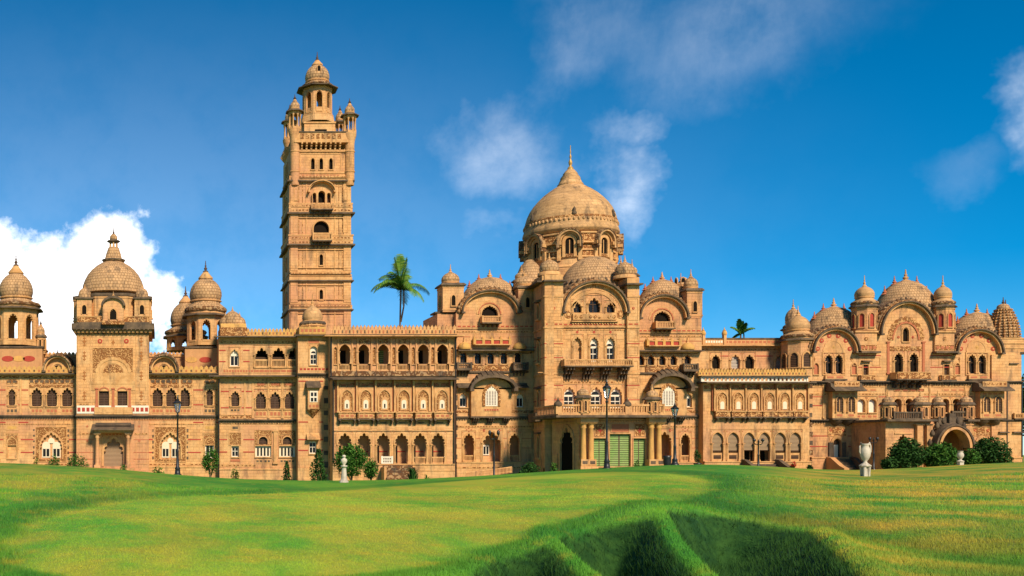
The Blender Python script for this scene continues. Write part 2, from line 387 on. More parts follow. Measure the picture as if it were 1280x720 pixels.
    def strip(s, x0, x1, top, bot, pitch=5, m='terracotta', back='trim', out=.04):   # a run of small sunk panels
        s.bx(x0, x1, top, bot, out, back); n = max(1, int((x1 - x0) / pitch)); w = (x1 - x0) / n; h = bot - top
        for i in range(n): s.bx(x0 + i * w + w * .16, x0 + i * w + w * .84, top + h * .25, bot - h * .25, out + .02, m)
    def quoins(s, x0, x1, top, bot, n=9, m='dark_stone'):
        h = (bot - top) / n
        for i in range(n):
            if i % 2 == 0: s.bx(x0, x1 - random.uniform(0, .3) * (x1 - x0), top + (i + random.uniform(0, .3)) * h, top + (i + random.uniform(.7, 1.3)) * h, .05 + .01 * (i % 3), m if random.random() < .6 else 'sooty')
    def pilaster(s, x, w, top, bot, m='trim', out=.14):
        s.bx(x - w / 2, x + w / 2, top, bot, out, m); s.bx(x - w * .75, x + w * .75, top, top + 1.6, out + .08, m); s.bx(x - w * .75, x + w * .75, bot - 2.2, bot, out + .08, m)
    def column(s, mb, px, top, bot, r, y=0.0, m='trim', n=10):
        X, z0, z1, rr = s.X(px), s.Z(bot), s.Z(top), r * s.k; h = z1 - z0; y = s.Y + y
        mb.box(X - rr * 1.45, X + rr * 1.45, y - rr * 1.45, y + rr * 1.45, z0, z0 + h * .09, m)
        mb.lathe([(rr * 1.3, z0 + h * .09), (rr, z0 + h * .16), (rr * .86, z0 + h * .6), (rr * .8, z0 + h * .84), (rr * 1.15, z0 + h * .87), (rr * .9, z0 + h * .89), (rr * 1.4, z0 + h * .95)], X, y, m, n)
        mb.box(X - rr * 1.6, X + rr * 1.6, y - rr * 1.6, y + rr * 1.6, z0 + h * .95, z1, m)
    def balus(s, mb, x0, x1, top, bot, y=0.0, m='trim', pitch=1.7, t=.14):
        h = bot - top; a, b = s.X(x0), s.X(x1); y += s.Y
        mb.box(a, b, y - t * .75, y + t * .75, s.Z(top + h * .2), s.Z(top), m); mb.box(a, b, y - t * .75, y + t * .75, s.Z(bot), s.Z(bot - h * .16), m)
        n = max(2, int((x1 - x0) / pitch)); w = (b - a) / n
        for i in range(n): mb.box(a + w * (i + .28), a + w * (i + .72), y - t * .4, y + t * .4, s.Z(bot - h * .16), s.Z(top + h * .2), m)
        for i in (a, b): mb.box(i - .1, i + .1, y - t, y + t, s.Z(bot), s.Z(top) + .06, m)
    def brackets(s, mb, x0, x1, top, bot, out, n, m='dark_stone', w=.9):
        z1, z0, Y = s.Z(top), s.Z(bot), s.Y; h = z1 - z0
        for i in range(n):
            x = s.X(x0 + (x1 - x0) * (i + .5) / n); d = w * s.k / 2
            mb.xprism([(Y + .05, z1), (Y - out * .95, z1), (Y - out * .95, z1 - h * .22), (Y - out * .62, z1 - h * .34), (Y - out * .62, z1 - h * .55), (Y - out * .28, z1 - h * .66), (Y - out * .25, z0), (Y + .05, z0)], x - d, x + d, m)
    def balcony(s, x0, x1, top, bot, out=1.0, brk=None, n=4, m='trim', name='balcony', pitch=1.7, solid=False):
        mb = MB(); s.bx(x0 - .5, x1 + .5, bot - 1, bot + .6, out + .08, 'dark_stone', mb=mb)
        if solid:
            mb.box(s.X(x0), s.X(x1), s.Y - out, s.Y - out + .15, s.Z(bot - 1), s.Z(top), 'carved'); mb.box(s.X(x0) - .04, s.X(x1) + .04, s.Y - out - .05, s.Y - out + .2, s.Z(top + .9), s.Z(top), m)
        else: s.balus(mb, x0, x1, top, bot - 1, -out + .1, m, pitch)
        for x in (x0, x1): mb.box(s.X(x) - .08, s.X(x) + .08, s.Y - out + .12, s.Y + .02, s.Z(bot - 1), s.Z(top) - .03, m)
        if brk: s.brackets(mb, x0 + .5, x1 - .5, bot + .62, brk, out * .9, n)
        return s.kid(name, mb)
    # --- openings
    def pane(s, mb, px, w, top, bot, kind, depth, style):
        X, z0, z1, ww = s.X(px), s.Z(bot), s.Z(top), w * s.k; h = z1 - z0; Y = s.Y + depth
        def plate(m, y=0, t=.05): mb.box(X - ww / 2 - .06, X + ww / 2 + .06, Y + y, Y + y + t, z0 - .05, z1 + .06, m)
        def b(fx0, fx1, fz0, fz1, m, o): mb.box(X + ww * fx0, X + ww * fx1, Y - o, Y + .01, z0 + h * fz0, z0 + h * fz1, m)
        if kind == 'open': return
        if kind == 'void': plate('void')
        elif kind == 'dark':
            plate('glass'); b(-.04, .04, 0, .95, 'wood', .05); b(-.5, .5, .55, .61, 'wood', .045); b(-.5, -.42, 0, .9, 'wood', .04); b(.42, .5, 0, .9, 'wood', .04)
        elif kind in ('wood', 'louvre', 'blind', 'greyblind', 'finecarved', 'terracotta', 'white_plain'):
            m = {'white_plain': 'white'}.get(kind, kind); plate(m)
            if kind == 'wood': b(-.035, .035, 0, .9, 'rust', .03); b(-.5, .5, .62, .66, 'rust', .03)
            if kind == 'louvre': b(-.03, .03, 0, .95, 'rust', .02)
        elif kind in ('white', 'white4'):                 # white joinery, dark panes, solid fan above
            plate('cream' if kind == 'white4' else 'white'); nn = 2 if kind == 'white' else 4
            for i in range(nn):
                a = -.42 + .84 * i / nn + (.04 if nn == 2 else .05); c = -.42 + .84 * (i + 1) / nn - (.04 if nn == 2 else .05)
                b(a, c, .08, .62 if style != 'rect' else .86, 'glass', .012)
            if style == 'rect' and kind == 'white': b(-.45, .45, .50, .55, 'white', .02)
        elif kind == 'whitefan':
            plate('white')
            for a, c in ((-.38, -.03), (.03, .38)):
                b(a, c, .06, .30, 'glass', .012); b(a, c, .34, .55, 'glass', .012)
            mb.prism([(X + ww * .34 * math.cos(t), z0 + h * .64 + ww * .30 * math.sin(t)) for t in np.linspace(0, PI, 9)], Y - .012, Y + .01, 'glass')
        elif kind == 'whitebars':
            plate('white')
            for i in range(4): b(-.43 + .22 * i, -.43 + .22 * i + .03, .03, .98, 'trim', .03)
        elif kind == 'lattice':                           # pierced stone screen with a little white casement
            plate('finecarved'); b(-.30, .30, .06, .60, 'trim', .04); b(-.24, .24, .09, .50, 'white', .07); b(-.11, .11, .12, .24, 'glass', .08)
            mb.prism([(X + ww * .24 * math.cos(t), z0 + h * .50 + ww * .3 * math.sin(t)) for t in np.linspace(0, PI, 9)], Y - .07, Y + .01, 'white')
        elif kind == 'stone': plate('stone')
    def win(s, px, w, top, bot, style='cusp', pane='dark', name=None, depth=.3, mould=1.2, out=.09, sill=True, cols=False, balu=None, m='trim', hood=False, label=None, alfiz=True):
        mb = MB(); X, z0, z1, ww = s.X(px), s.Z(bot), s.Z(top), w * s.k; h = z1 - z0
        s.holes.append(arch(X, z0, ww, h, style))
        if mould: mb.prism(uring(X, z0, ww, h, mould * s.k, style), s.Y - out, s.Y + .02, m)
        s.pane(mb, px, w, top, bot, pane, depth, style)
        if alfiz and style in ('cusp', 'point', 'round') and w > 7 and out < .2:
            q = .045 + random.random() * .03; a0, a1, b0 = px - w / 2 - mould - .9, px + w / 2 + mould + .9, top - mould * 1.2 - 1.6
            s.bx(a0, a1, b0 - .6, b0, q, m, mb=mb); s.bx(a0, a1, b0, b0 + .35, q * .6, 'dark_stone', mb=mb)
            for e in (a0, a1 - .55): s.bx(e, e + .55, b0 + .36, bot - .1, q - .003, m, mb=mb)
            for e in (a0 + 1.6, a1 - 1.6): s.diamond(e, b0 + 2, .9, .9, 'terracotta', .035)
        if sill: s.bx(px - w / 2 - mould, px + w / 2 + mould, bot, bot + 1.3, out + .08, m, mb=mb)
        if cols:
            for sx in (-1, 1): s.column(mb, px + sx * (w / 2 + .2), top + (bot - top) * .36, bot, 1.0, -.06, m, 8)
        if balu: s.balus(mb, px - w / 2, px + w / 2, balu[0], balu[1], .12, m, 1.6, .12)
        if hood: s.mbhood(mb, px, w + 5, top - hood)
        if name is None: name = {'stone': 'niche', 'finecarved': 'niche', 'terracotta': 'niche', 'open': 'arch_opening', 'lattice': 'lattice_window', 'louvre': 'shutter'}.get(pane, 'window')
        return s.kid(name, mb, label)
    def mbhood(s, mb, px, w, py, out=.7, h=3):
        z = s.Z(py); Y = s.Y
        mb.xprism([(Y + .03, z + h * s.k), (Y - out, z + .08), (Y - out, z - .05), (Y + .03, z)], s.X(px - w / 2), s.X(px + w / 2), 'dark_stone')
    def hood(s, px, w, py, out=.7, h=3): s.mbhood(s.mb, px, w, py, out, h)
    def opening(s, px, w, top, bot, style='point'): s.holes.append(arch(s.X(px), s.Z(bot), w * s.k, s.Z(top) - s.Z(bot), style))
    # --- curved roofs
    def ell(s, px, hw, spring, top, n=25, rev=False):
        X, z0, a, b = s.X(px), s.Z(spring), hw * s.k, s.Z(top) - s.Z(spring)
        return [(X + a * math.cos(t), z0 + b * math.sin(t)) for t in np.linspace(0, PI, n)]
    def archeave(s, px, hw, spring, top, th=4, out=1.2, m='dark_stone', light=True, mb=None):
        mb = mb or s.mb; t2 = th * .5
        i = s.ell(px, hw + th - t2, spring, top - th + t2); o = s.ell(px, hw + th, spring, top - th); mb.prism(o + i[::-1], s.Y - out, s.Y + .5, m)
        i = s.ell(px, hw - th * .12, spring, top + th * .12)
        mb.prism(s.ell(px, hw + th - t2 - .05, spring, top - th + t2 + .05) + i[::-1], s.Y - out * .72, s.Y + .4, 'trim')
        for sx in (-1, 1): s.bx(px + sx * (hw + th / 2) - th * .6, px + sx * (hw + th / 2) + th * .6, spring - .5, spring + 1.6, out + .05, m, mb=mb)
    def arcring(s, px, hw, spring, top, th, out, m='carved', lobes=0, mb=None):
        mb = mb or s.mb; X, z0, a, b = s.X(px), s.Z(spring), hw * s.k, s.Z(top) - s.Z(spring); t_ = th * s.k
        ts = np.linspace(0, PI, 61 if lobes else 25); f = lambda t: 1 + (.06 * abs(math.sin(lobes * t)) if lobes else 0)
        o = [(X + (a * f(t)) * math.cos(t), z0 + (b * f(t)) * math.sin(t)) for t in ts]; i = [(X + (a - t_) * math.cos(t), z0 + (b - t_) * math.sin(t)) for t in ts]
        mb.prism(o + i[::-1], s.Y - out, s.Y + .03, m)
    def gdome(s, px, hw, base, top, dy=3.0, m='dome', spikes=5, name='dome', studs=True, sy=.9, spikeh=9, band=None):
        cy = s.Y + dy; k = cy / FOC; mb = MB(); X, z0, r = (px - PX0) * k, ZC - (base - HOR) * k, hw * k; h = ZC - (top - HOR) * k - z0
        prof = [(r * math.cos(t) ** .9, z0 + h * math.sin(t)) for t in np.linspace(0, PI / 2 * .97, 14)]
        mb.lathe([(r, z0 - 2.5)] + prof, X * 1.0, cy, m, 40, sy=sy)
        mb.lathe([(r * 1.03, z0 - .1), (r * 1.05, z0 + .25), (r * 1.02, z0 + .5)], X, cy, 'trim', 40, sy=sy)
        if studs:
            for t in np.linspace(PI * 1.05, PI * 1.95, 15):
                for f, sz in ((.16, .34), (.34, .26)):
                    c = math.cos(f * PI / 2 * .97) ** .9
                    x, y, z = X + r * c * math.cos(t), cy + sy * r * c * math.sin(t), z0 + h * math.sin(f * PI / 2 * .97)
                    mb.lathe([(sz, z - sz * .7), (sz * .9, z), (sz * .3, z + sz)], x, y, 'dark_stone', 6, smooth=False)
        if band:
            bh, bs, bt = band
            for q, (e0, e1, ya, yb, mm) in enumerate(((3.3, 6.2, -.25, 3.2, 'dome'), (3.6, 4.6, -.5, .2, 'carved'), (5.4, 6.8, -.1, 2.6, 'sooty'))):
                mb.prism(s.ell(px, bh + e1, bs, bt - e1, 33) + s.ell(px, bh + e0, bs, bt - e0, 33)[::-1], s.Y + ya, s.Y + yb, mm)
            for j in range(21):
                t = PI * (j + .5) / 21; x, z = s.X(px) + (bh + 6.4) * s.k * math.cos(t), s.Z(bs) + (s.Z(bt - 6.4) - s.Z(bs)) * math.sin(t); mb.lathe([(.2, z - .22), (.24, z), (.08, z + .24)], x, s.Y - .1, 'sooty', 6, smooth=False)
        for i in range(spikes):
            t = PI * (.5 + (i - (spikes - 1) / 2) * .115); x, z = X + r * math.cos(t), z0 + h * math.sin(t) ** .95; e = 1.35 if i == spikes // 2 else 1
            spindle(mb, x, cy, z - .1, spikeh * s.k * 1.05 * e, .30 * e, 'terracotta' if e == 1 else 'trim')
        return s.kid(name, mb)

def spindle(mb, x, y, z, h, r, m='trim', rod=True):
    r = max(r, .17); p = [(r * 1.7, 0), (r * 1.3, .10), (r * .5, .16), (r * .9, .24), (r * 1.0, .32), (r * .45, .42), (r * .35, .46), (r * .62, .54), (r * .3, .62), (r * .2, .66), (r * .36, .73), (r * .22, .80), (r * .20, .9), (.04, 1.0)]
    mb.lathe([(max(a, .05), z + b * h) for a, b in p], x, y, m, 8)

def onion(r, z0, h, kind='bulb'):
    if kind == 'bulb': p = [(.84, 0), (.95, .10), (1, .24), (.985, .38), (.92, .52), (.80, .66), (.62, .79), (.42, .88), (.24, .945), (.12, 1.0)]
    elif kind == 'squat': p = [(.93, 0), (1, .14), (.995, .3), (.94, .5), (.82, .68), (.62, .83), (.38, .93), (.15, 1)]
    else: p = [(1.0, 0), (1.0, .10), (.975, .25), (.915, .40), (.82, .56), (.69, .70), (.53, .82), (.36, .91), (.20, .97), (.08, 1)]
    return [(r * a, z0 + h * b) for a, b in p]

def chhatri(s, px, base, eave_y, dome_bot, dome_top, fin_top, rb, rd, dy=0.0, n=8, openk=True, re=None, name='kiosk', m='trim', dm='dome', flute=16, colfrac=1.0, skirt=True, kind='bulb', win_m='void', lead=True, body_bot=None, sq=False, arches=None):
    """domed kiosk or turret: base row, eave row, dome rows and finial row, radii in px; dy is metres back from the section's plane"""
    mb = MB(); cy = s.Y + dy; k = cy / FOC; X = (px - PX0) * k; Z = lambda py: ZC - (py - HOR) * k
    zb, ze, d0, d1, zf = Z(base), Z(eave_y), Z(dome_bot), Z(dome_top), Z(fin_top); R_, D_, E_ = rb * k, rd * k, (re or rb * 1.32) * k
    a0 = PI / 4 if n == 4 else PI / n; q = 1 / math.cos(PI / n)
    if sq: q = 1.414
    if openk == 'wall':
        mb.lathe([(R_ * q * 1.03, zb - .3), (R_ * q * 1.03, zb + (ze - zb) * .08)], X, cy, m, n, a0, False)
        fw = 2 * R_ * math.tan(PI / n); h = ze - zb
        for i in range(n):
            a = a0 + 2 * PI * (i + .5) / n
            mb.M = Matrix.Translation((X, cy, 0)) @ Matrix.Rotation(a + PI / 2, 4, 'Z') @ Matrix.Translation((0, -R_, 0)); ar_ = arch(0, zb + h * .12, fw * .50, h * .70, 'cusp', 5)
            mb.prism([(-fw / 2, zb - .2), (fw / 2, zb - .2), (fw / 2, ze + .02), (-fw / 2, ze + .02)], 0, .3, 'stone', [ar_]); mb.prism(uring(0, zb + h * .12, fw * .5, h * .7, fw * .07, 'point'), -.09, .02, m)
            mb.box(-fw * .27, fw * .27, -.14, .02, zb + h * .06, zb + h * .118, m); mb.box(-fw * .5, fw * .5, -.06, .02, zb + h * .93, zb + h * .97, m); mb.M = None
    elif openk:
        mb.lathe([(R_ * q, zb - .3), (R_ * q, zb + (ze - zb) * .10)], X, cy, m, n, a0, False)
        for i in range(n):
            a = a0 + 2 * PI * i / n; cx_, cy_ = X + R_ * q * .90 * math.cos(a), cy + R_ * q * .90 * math.sin(a); cr = max(.06, R_ * .12)
            mb.lathe([(cr * 1.5, zb), (cr * 1.5, zb + (ze - zb) * .16), (cr, zb + (ze - zb) * .2), (cr * .85, ze - (ze - zb) * .3), (cr * 1.5, ze - (ze - zb) * .22), (cr * 1.5, ze)], cx_, cy_, m, 6)
        for i in range(n):                                # arched lintel between columns
            a = a0 + 2 * PI * (i + .5) / n; w = 2 * R_ * q * .9 * math.sin(PI / n); h = ze - zb
            mb.M = Matrix.Translation((X, cy, 0)) @ Matrix.Rotation(a + PI / 2, 4, 'Z') @ Matrix.Translation((0, -R_ * q * .9 * math.cos(PI / n), 0))
            top = arch(0, ze - h * .48, w * .78, h * .34, 'cusp', 5)[2:]
            mb.prism([(-w / 2, ze - h * .48 + .001), (-w * .39, ze - h * .48)] + top[::-1] + [(w * .39, ze - h * .48), (w / 2, ze - h * .48 + .001), (w / 2, ze), (-w / 2, ze)], -.07, .07, m)
            mb.M = None
    else:
        mb.lathe([(R_ * q, Z(body_bot) if body_bot else zb - .3), (R_ * q, ze + .02)], X, cy, 'stone', n, a0, False)
        for zz in (zb + .05, ze - .35): mb.lathe([(R_ * q + .07, zz - .1), (R_ * q + .10, zz), (R_ * q + .07, zz + .1)], X, cy, m, n, a0, False)
        for i in range(n):
            a = a0 + 2 * PI * (i + .5) / n
            if math.sin(a) > .3: continue
            w = 2 * R_ * q * math.sin(PI / n) * (.42 if n > 4 else .30); h = (ze - zb) * .62; z = zb + (ze - zb) * .16
            if arches: w, h, z = arches[0] * k, arches[1] * k, Z(arches[2])
            mb.M = Matrix.Translation((X, cy, 0)) @ Matrix.Rotation(a + PI / 2, 4, 'Z') @ Matrix.Translation((0, -R_ * q * math.cos(PI / n), 0))
            mb.prism(uring(0, z, w, h, max(.1, w * .22), 'point'), -.14, .02, m); mb.prism(arch(0, z, w, h, 'cusp', 5), -.012, .02, win_m)
            mb.box(-w * .8, w * .8, -.22, .02, z - .14, z - .002, m); mb.M = None
    # eave, drum, dome, cap, finial
    mb.lathe([(R_ * q * .98, ze - .02), (E_ * q, ze - .12), (E_ * q, ze + .02), (R_ * q * 1.02, ze + .28)], X, cy, 'dark_stone', n, a0, False)
    if skirt and d0 - ze > .35:
        h = d0 - ze
        if sq: mb.lathe([(R_ * q * .98, ze + .25), (R_ * q * .96, ze + h * .5)], X, cy, m, n, a0, False); mb.lathe([(D_ * 1.12, ze + h * .45), (D_ * 1.15, ze + h * .6), (D_ * .92, d0)], X, cy, m, 24)
        else:
            mb.lathe([(R_ * 1.04, ze + .2), (R_ * 1.10, ze + h * .16), (R_ * 1.04, ze + h * .2), (R_ * 1.06, ze + h * .34)], X, cy, m, 28)
            mb.lathe([(R_ * 1.12, ze + h * .30), (R_ * 1.16, ze + h * .42), (R_ * 1.08, ze + h * .58)], X, cy, 'sooty', 28, flute=flute, fk=.05); mb.lathe([(R_ * 1.09, ze + h * .56), (D_ * 1.08, ze + h * .72), (D_ * .93, ze + h * .86), (D_ * .88, d0 + .05)], X, cy, dm, 28, flute=flute, fk=.03)
    hd = d1 - d0
    mb.lathe(onion(D_, d0, hd, kind), X, cy, dm, 36 if D_ > 1 else 20, flute=flute if D_ < 3.5 else 0, fk=.035)
    mb.lathe([(D_ * .93, d0 - .04), (D_ * 1.02, d0 + .1), (D_ * .96, d0 + .22)], X, cy, m, 24)
    ch = (zf - d1)
    if lead:
        mb.lathe([(D_ * .45, d1 - hd * .10), (D_ * .47, d1 - hd * .06), (D_ * .30, d1 + ch * .10), (D_ * .15, d1 + ch * .30), (D_ * .10, d1 + ch * .38)], X, cy, m, 16, flute=8, fk=.05)
        spindle(mb, X, cy, d1 + ch * .30, ch * .7, D_ * .085 + .05, 'rust')
    else: spindle(mb, X, cy, d1 - .05, ch, D_ * .10 + .05)
    return s.kid(name, mb)

def finish(s):
    """cut the openings out of the wall panels and link the section with its children"""
    for pts, m, t, dy in s.panels:
        hs = [h for h in s.holes if inside((sum(p[0] for p in h) / len(h), sum(p[1] for p in h) / len(h)), pts)]
        s.mb.prism(pts, s.Y + dy, s.Y + dy + t, m, hs)
    for pts, m, out in s.skins:
        (xa, za), (xb, zb) = pts[0], pts[2]
        hs = [h for h in s.holes if xa < min(p[0] for p in h) and max(p[0] for p in h) < xb and za < min(p[1] for p in h) and max(p[1] for p in h) < zb]
        s.mb.prism(pts, s.Y - out, s.Y + .03, m, hs)
    xs = [p[0] for p in s.mb.v]; org = ((min(xs) + max(xs)) / 2, s.Y, 0)
    o = s.mb.build(s.name, palace, org, PO)
    if s.label: o['label'] = s.label
    for name, mb, lab in s.kids:
        a = np.array(mb.v); c = ((a[:, 0].min() + a[:, 0].max()) / 2, (a[:, 1].min() + a[:, 1].max()) / 2, a[:, 2].min())
        k = mb.build(name, o, c, org)
        if lab: k['label'] = lab
    return o
# ================================================================ the palace, section by section from the left
BT = 606                                                  # row of the palace's foot

def west_bay(name, Y, x0, x1, cx3, csingle, cbig, cniche, cdorm, label, bigw=24):
    s = Sec(name, Y, label)
    s.rect(x0, x1, 467, BT)
    s.core(x0, x1, [(467, BT, 0)], 12)
    for c in cx3:
        s.win(c, 13.5, 485, 508, 'cusp', 'wood', cols=True, mould=1.4, depth=.4); s.strip(c - 7, c + 7, 510, 517, 4.6)
    c0, c1 = min(cx3) - 9.5, max(cx3) + 9.5
    s.strip(c0, c1, 473.5, 480, 6, 'dark_stone', 'carved', .05); s.bx(c0, c1, 481, 484.4, .07, 'carved')
    s.win(csingle, 9, 486, 507, 'cusp', 'wood', cols=True); s.strip(csingle - 7, csingle + 7, 510, 517, 4.6, 'dark_stone')
    s.strip(csingle - 7, csingle + 7, 474, 480, 6, 'dark_stone', 'carved')
    s.cornice(x0, x1, 520.5, 3.4, .4, 'dark_stone'); s.strip(x0 + 1, x1 - 1, 523.6, 526, 3.2, 'terracotta', 'trim')
    s.bands(x0, x1, (528, 487.5, 506), ((c0 - 1, c1 + 1), (csingle - 8, csingle + 8)))
    s.bands(x0, x1, (549.5, 565.5), ((cbig - 22, cbig + 22), (cniche - 11, cniche + 11)))
    s.panel(cbig - 19, cbig + 19, 534, 577, 'finecarved')
    # the wide cusped window with two white lights
    s.holes.append(arch(s.X(cbig), s.Z(574), bigw * 1.14 * s.k, s.Z(541) - s.Z(574), 'multi'))
    mb = MB(); mb.prism(uring(s.X(cbig), s.Z(574), bigw * 1.14 * s.k, s.Z(541) - s.Z(574), 1.6 * s.k, 'multi'), s.Y - .12, s.Y + .02, 'trim')
    s.pane(mb, cbig, bigw * 1.14, 541, 574, 'stone', .32, 'multi')
    for sx in (-1, 1):
        c = cbig + sx * bigw * .27; w = bigw * .42 * s.k
        mb.prism(arch(s.X(c), s.Z(572), w, s.Z(552) - s.Z(572), 'round'), s.Y + .2, s.Y + .34, 'cream')
        for f in (-.22, .22): mb.box(s.X(c) + w * f - w * .17, s.X(c) + w * f + w * .17, s.Y + .185, s.Y + .21, s.Z(570.5), s.Z(561), 'glass')
    mb.prism(arch(s.X(cbig), s.Z(554), bigw * .34 * s.k, s.Z(545) - s.Z(552), 'point'), s.Y + .19, s.Y + .33, 'cream')
    s.kid('window', mb)
    for sx in (-1, 1): s.quoins(cbig + sx * 21.5 - 1.2, cbig + sx * 21.5 + 1.2, 536, 574, 11, 'dark_stone')
    s.strip(cniche - 8, cniche + 8, 531, 538, 16, 'ochre', 'trim'); s.panel(cniche - 7.5, cniche + 7.5, 542, 556, 'finecarved')
    s.win(cniche, 11, 547, 573, 'point', 'white' if x0 > 100 else 'stone', depth=.2)
    s.bx(x0, x1, 584, BT, .22, 'stone'); s.bx(x0, x1, 583, 584.6, .3, 'trim')
    s.strip(x0, x1, 529.4, 531, 3, 'carved', 'trim', .045); s.strip(x0, x1, 579, 582, 5, 'carved', 'trim', .05); s.bx(x0, x1, 469.6, 472.6, .06, 'carved')
    for x in (x0 + .6, (c0 + csingle) / 2, x1 - .6): s.pilaster(x, 2.4, 469, 519, 'trim', .1)
    s.eave(x0, x1, 468, .9, 2.2, ends=False)
    s.parapet(x0, x1, 457, 466.5, 6.2, 'ochre', -.15)
    # arched dormer over the eave and the parapet of the roof behind
    d = MB(); s.archeave(cdorm, 15, 464, 447, 3.2, .9, mb=d)
    d.lathe([(19.5 * s.k, s.Z(466)), (19.5 * s.k, s.Z(461)), (18.6 * s.k, s.Z(454)), (16 * s.k, s.Z(447)), (11 * s.k, s.Z(442)), (5 * s.k, s.Z(439.4)), (.1, s.Z(438.6))], s.X(cdorm), s.Y + 2.9, 'sooty', 28, flute=14, fk=.05); d.prism(s.ell(cdorm, 15.2, 464, 447), s.Y + .12, s.Y + .6, 'plaster'); s.arcring(cdorm, 18.6, 464, 443.4, 1.8, .95, 'sooty', mb=d); s.arcring(cdorm, 9, 463.5, 453, 2, .0, 'trim', 7, mb=d)
    d.prism(s.ell(cdorm, 6.2, 463.6, 456.5), s.Y + .06, s.Y + .2, 'void'); spindle(d, s.X(cdorm), s.Y - .3, s.Z(443.8), .7, .22, 'dark_stone'); s.kid('dormer', d)
    s.mb.box(s.X(x0), s.X(x1), s.Y + 5.4, s.Y + 12, s.Z(468), s.Z(440.4), 'plaster')
    s.parapet(x0, x1, 435, 441.4, 5, 'trim', 5.3)
    return s

s = west_bay('west_wing', 150, -95, 95, (46, 65, 84), 15, 64, 15, 72, 'two storey wing bay under the domed kiosk at the far left edge')
chhatri(s, 20, 431, 388, 374, 339, 317, 27, 21, 6, openk='wall', re=33, name='kiosk')
s.mb.M = None
s.bx(-10, 50, 431, 467, -3, 'plaster', 10); s.bx(-11, 51, 430, 432, -2.8, 'dark_stone', 10)
for px in (6, 33): s.mb.prism([(s.X(px) + .9 * math.cos(a), s.Z(446) + .42 * math.sin(a)) for a in np.linspace(0, 2 * PI, 17)[:-1]], s.Y + 2.95, s.Y + 3.02, 'red')
s.mb.prism([(s.X(20) + .9 * math.cos(a), s.Z(446) + .42 * math.sin(a)) for a in np.linspace(0, 2 * PI, 17)[:-1]], s.Y + 2.95, s.Y + 3.02, 'ochre')
chhatri(s, 51, 440, 421, 417, 407, 400, 6, 5.2, 5, openk=False, name='turret', n=8)
finish(s)

s = west_bay('west_wing', 150.4, 186, 273.5, (197, 214, 231), 262, 213, 262, 205, 'two storey wing bay between the domed gate tower and the three storey wing', 22)
chhatri(s, 257, 431, 396, 378, 346, 326, 23, 20, 7, openk='wall', re=29, name='kiosk')
chhatri(s, 232, 437, 422, 408, 376, 358, 23, 19, 14, openk='wall', re=28, name='kiosk')
s.bx(232, 282, 431, 467, -3.4, 'plaster', 12); s.bx(231, 283, 430, 432, -3.2, 'dark_stone', 12)
s.bx(213, 256, 437, 467, -11, 'plaster', 18)
for px, m in ((240, 'ochre'), (258, 'red')): s.mb.prism([(s.X(px) + .9 * math.cos(a), s.Z(447) + .42 * math.sin(a)) for a in np.linspace(0, 2 * PI, 17)[:-1]], s.Y + 3.35, s.Y + 3.42, m)
finish(s)

# ---------------------------------------------------------------- domed gate tower
s = Sec('gate_tower', 147.6, 'square tower with a tan dome and lantern above a carved panel')
s.rect(95.5, 186, 414, BT); s.core(95.5, 186, [(412, BT, 0)], 12)
s.panel(116, 166, 435, 476, 'finecarved'); s.bx(113, 169, 476, 480, .1, 'trim'); s.bx(113, 169, 480, 488, .05, 'trim')
s.arcring(141.5, 21.5, 466, 447, 3.0, .12, 'trim', 9); s.mb.prism(s.ell(141.5, 18.5, 466, 450), s.Y - .05, s.Y + .02, 'trim')
s.arcring(141.5, 14.5, 466, 453, 1.6, .1, 'trim', 0); s.mb.prism(s.ell(141.5, 12.4, 466, 455.5), s.Y - .09, s.Y - .02, 'carved')
s.bx(116, 167, 466, 476, .08, 'trim')
for c in (130, 153): s.win(c, 12.5, 489, 509, 'rect', 'wood', mould=1.2); s.arcring(c, 6.5, 489, 484, 1.4, .12, 'terracotta', 3)
for c in (121, 141.5, 162): s.pilaster(c, 3, 485, 509, 'terracotta', .1)
for c in (105.5, 176.5):
    for y in (427, 445, 470, 495): s.diamond(c, y, 3.0, 2.8, 'flower'); s.diamond(c, y - 4.2, 2.0, 2.2, 'flower'); s.diamond(c, y + 4.2, 2.0, 2.2, 'flower')
for c in (125, 158): s.rosette(c, 426.5, 3)
s.diamond(141.5, 428, 2.4, 4.4, 'flower')
s.strip(96, 186, 507, 517, 5.4, 'red', 'white', .12); s.strip(118, 166, 509, 518, 12, 'trim', 'trim', .3)
s.cornice(95.5, 186, 520.5, 3, .45, 'dark_stone'); s.strip(96, 186, 523.6, 526, 3.2, 'terracotta', 'trim')
s.bands(96, 186, (549.5, 565.5, 574), ((117, 167),), 'terracotta', .9)
for c in (109, 174):
    for y in (533, 551): s.diamond(c, y, 2, 2)
s.win(142, 24, 548, 583, 'cusp', 'blind', 'door', depth=.35, mould=2.6, out=.14, sill=False)
s.strip(131, 153, 541, 545, 4, 'terracotta', 'trim')
d = MB()
for c in (122.5, 160.5):
    s.column(d, c, 541, 585, 2.6, -1.5, 'stone', 12)
d.box(s.X(119), s.X(164), s.Y - 1.9, s.Y + .02, s.Z(541), s.Z(537.5), 'trim')
d.xprism([(s.Y + .02, s.Z(530)), (s.Y - 2.6, s.Z(536.5)), (s.Y - 2.6, s.Z(538.3)), (s.Y + .02, s.Z(537))], s.X(115.5), s.X(168), 'dark_stone')
d.xprism([(s.Y + .02, s.Z(528.2)), (s.Y - 1.5, s.Z(530)), (s.Y - 1.5, s.Z(532.4)), (s.Y + .02, s.Z(531))], s.X(120), s.X(164), 'dark_stone')
d.box(s.X(115), s.X(168), s.Y - 2.5, s.Y + .02, 0, s.Z(585), 'trim'); s.kid('porch', d)
s.bx(95.5, 186, 588, BT, .3, 'stone')
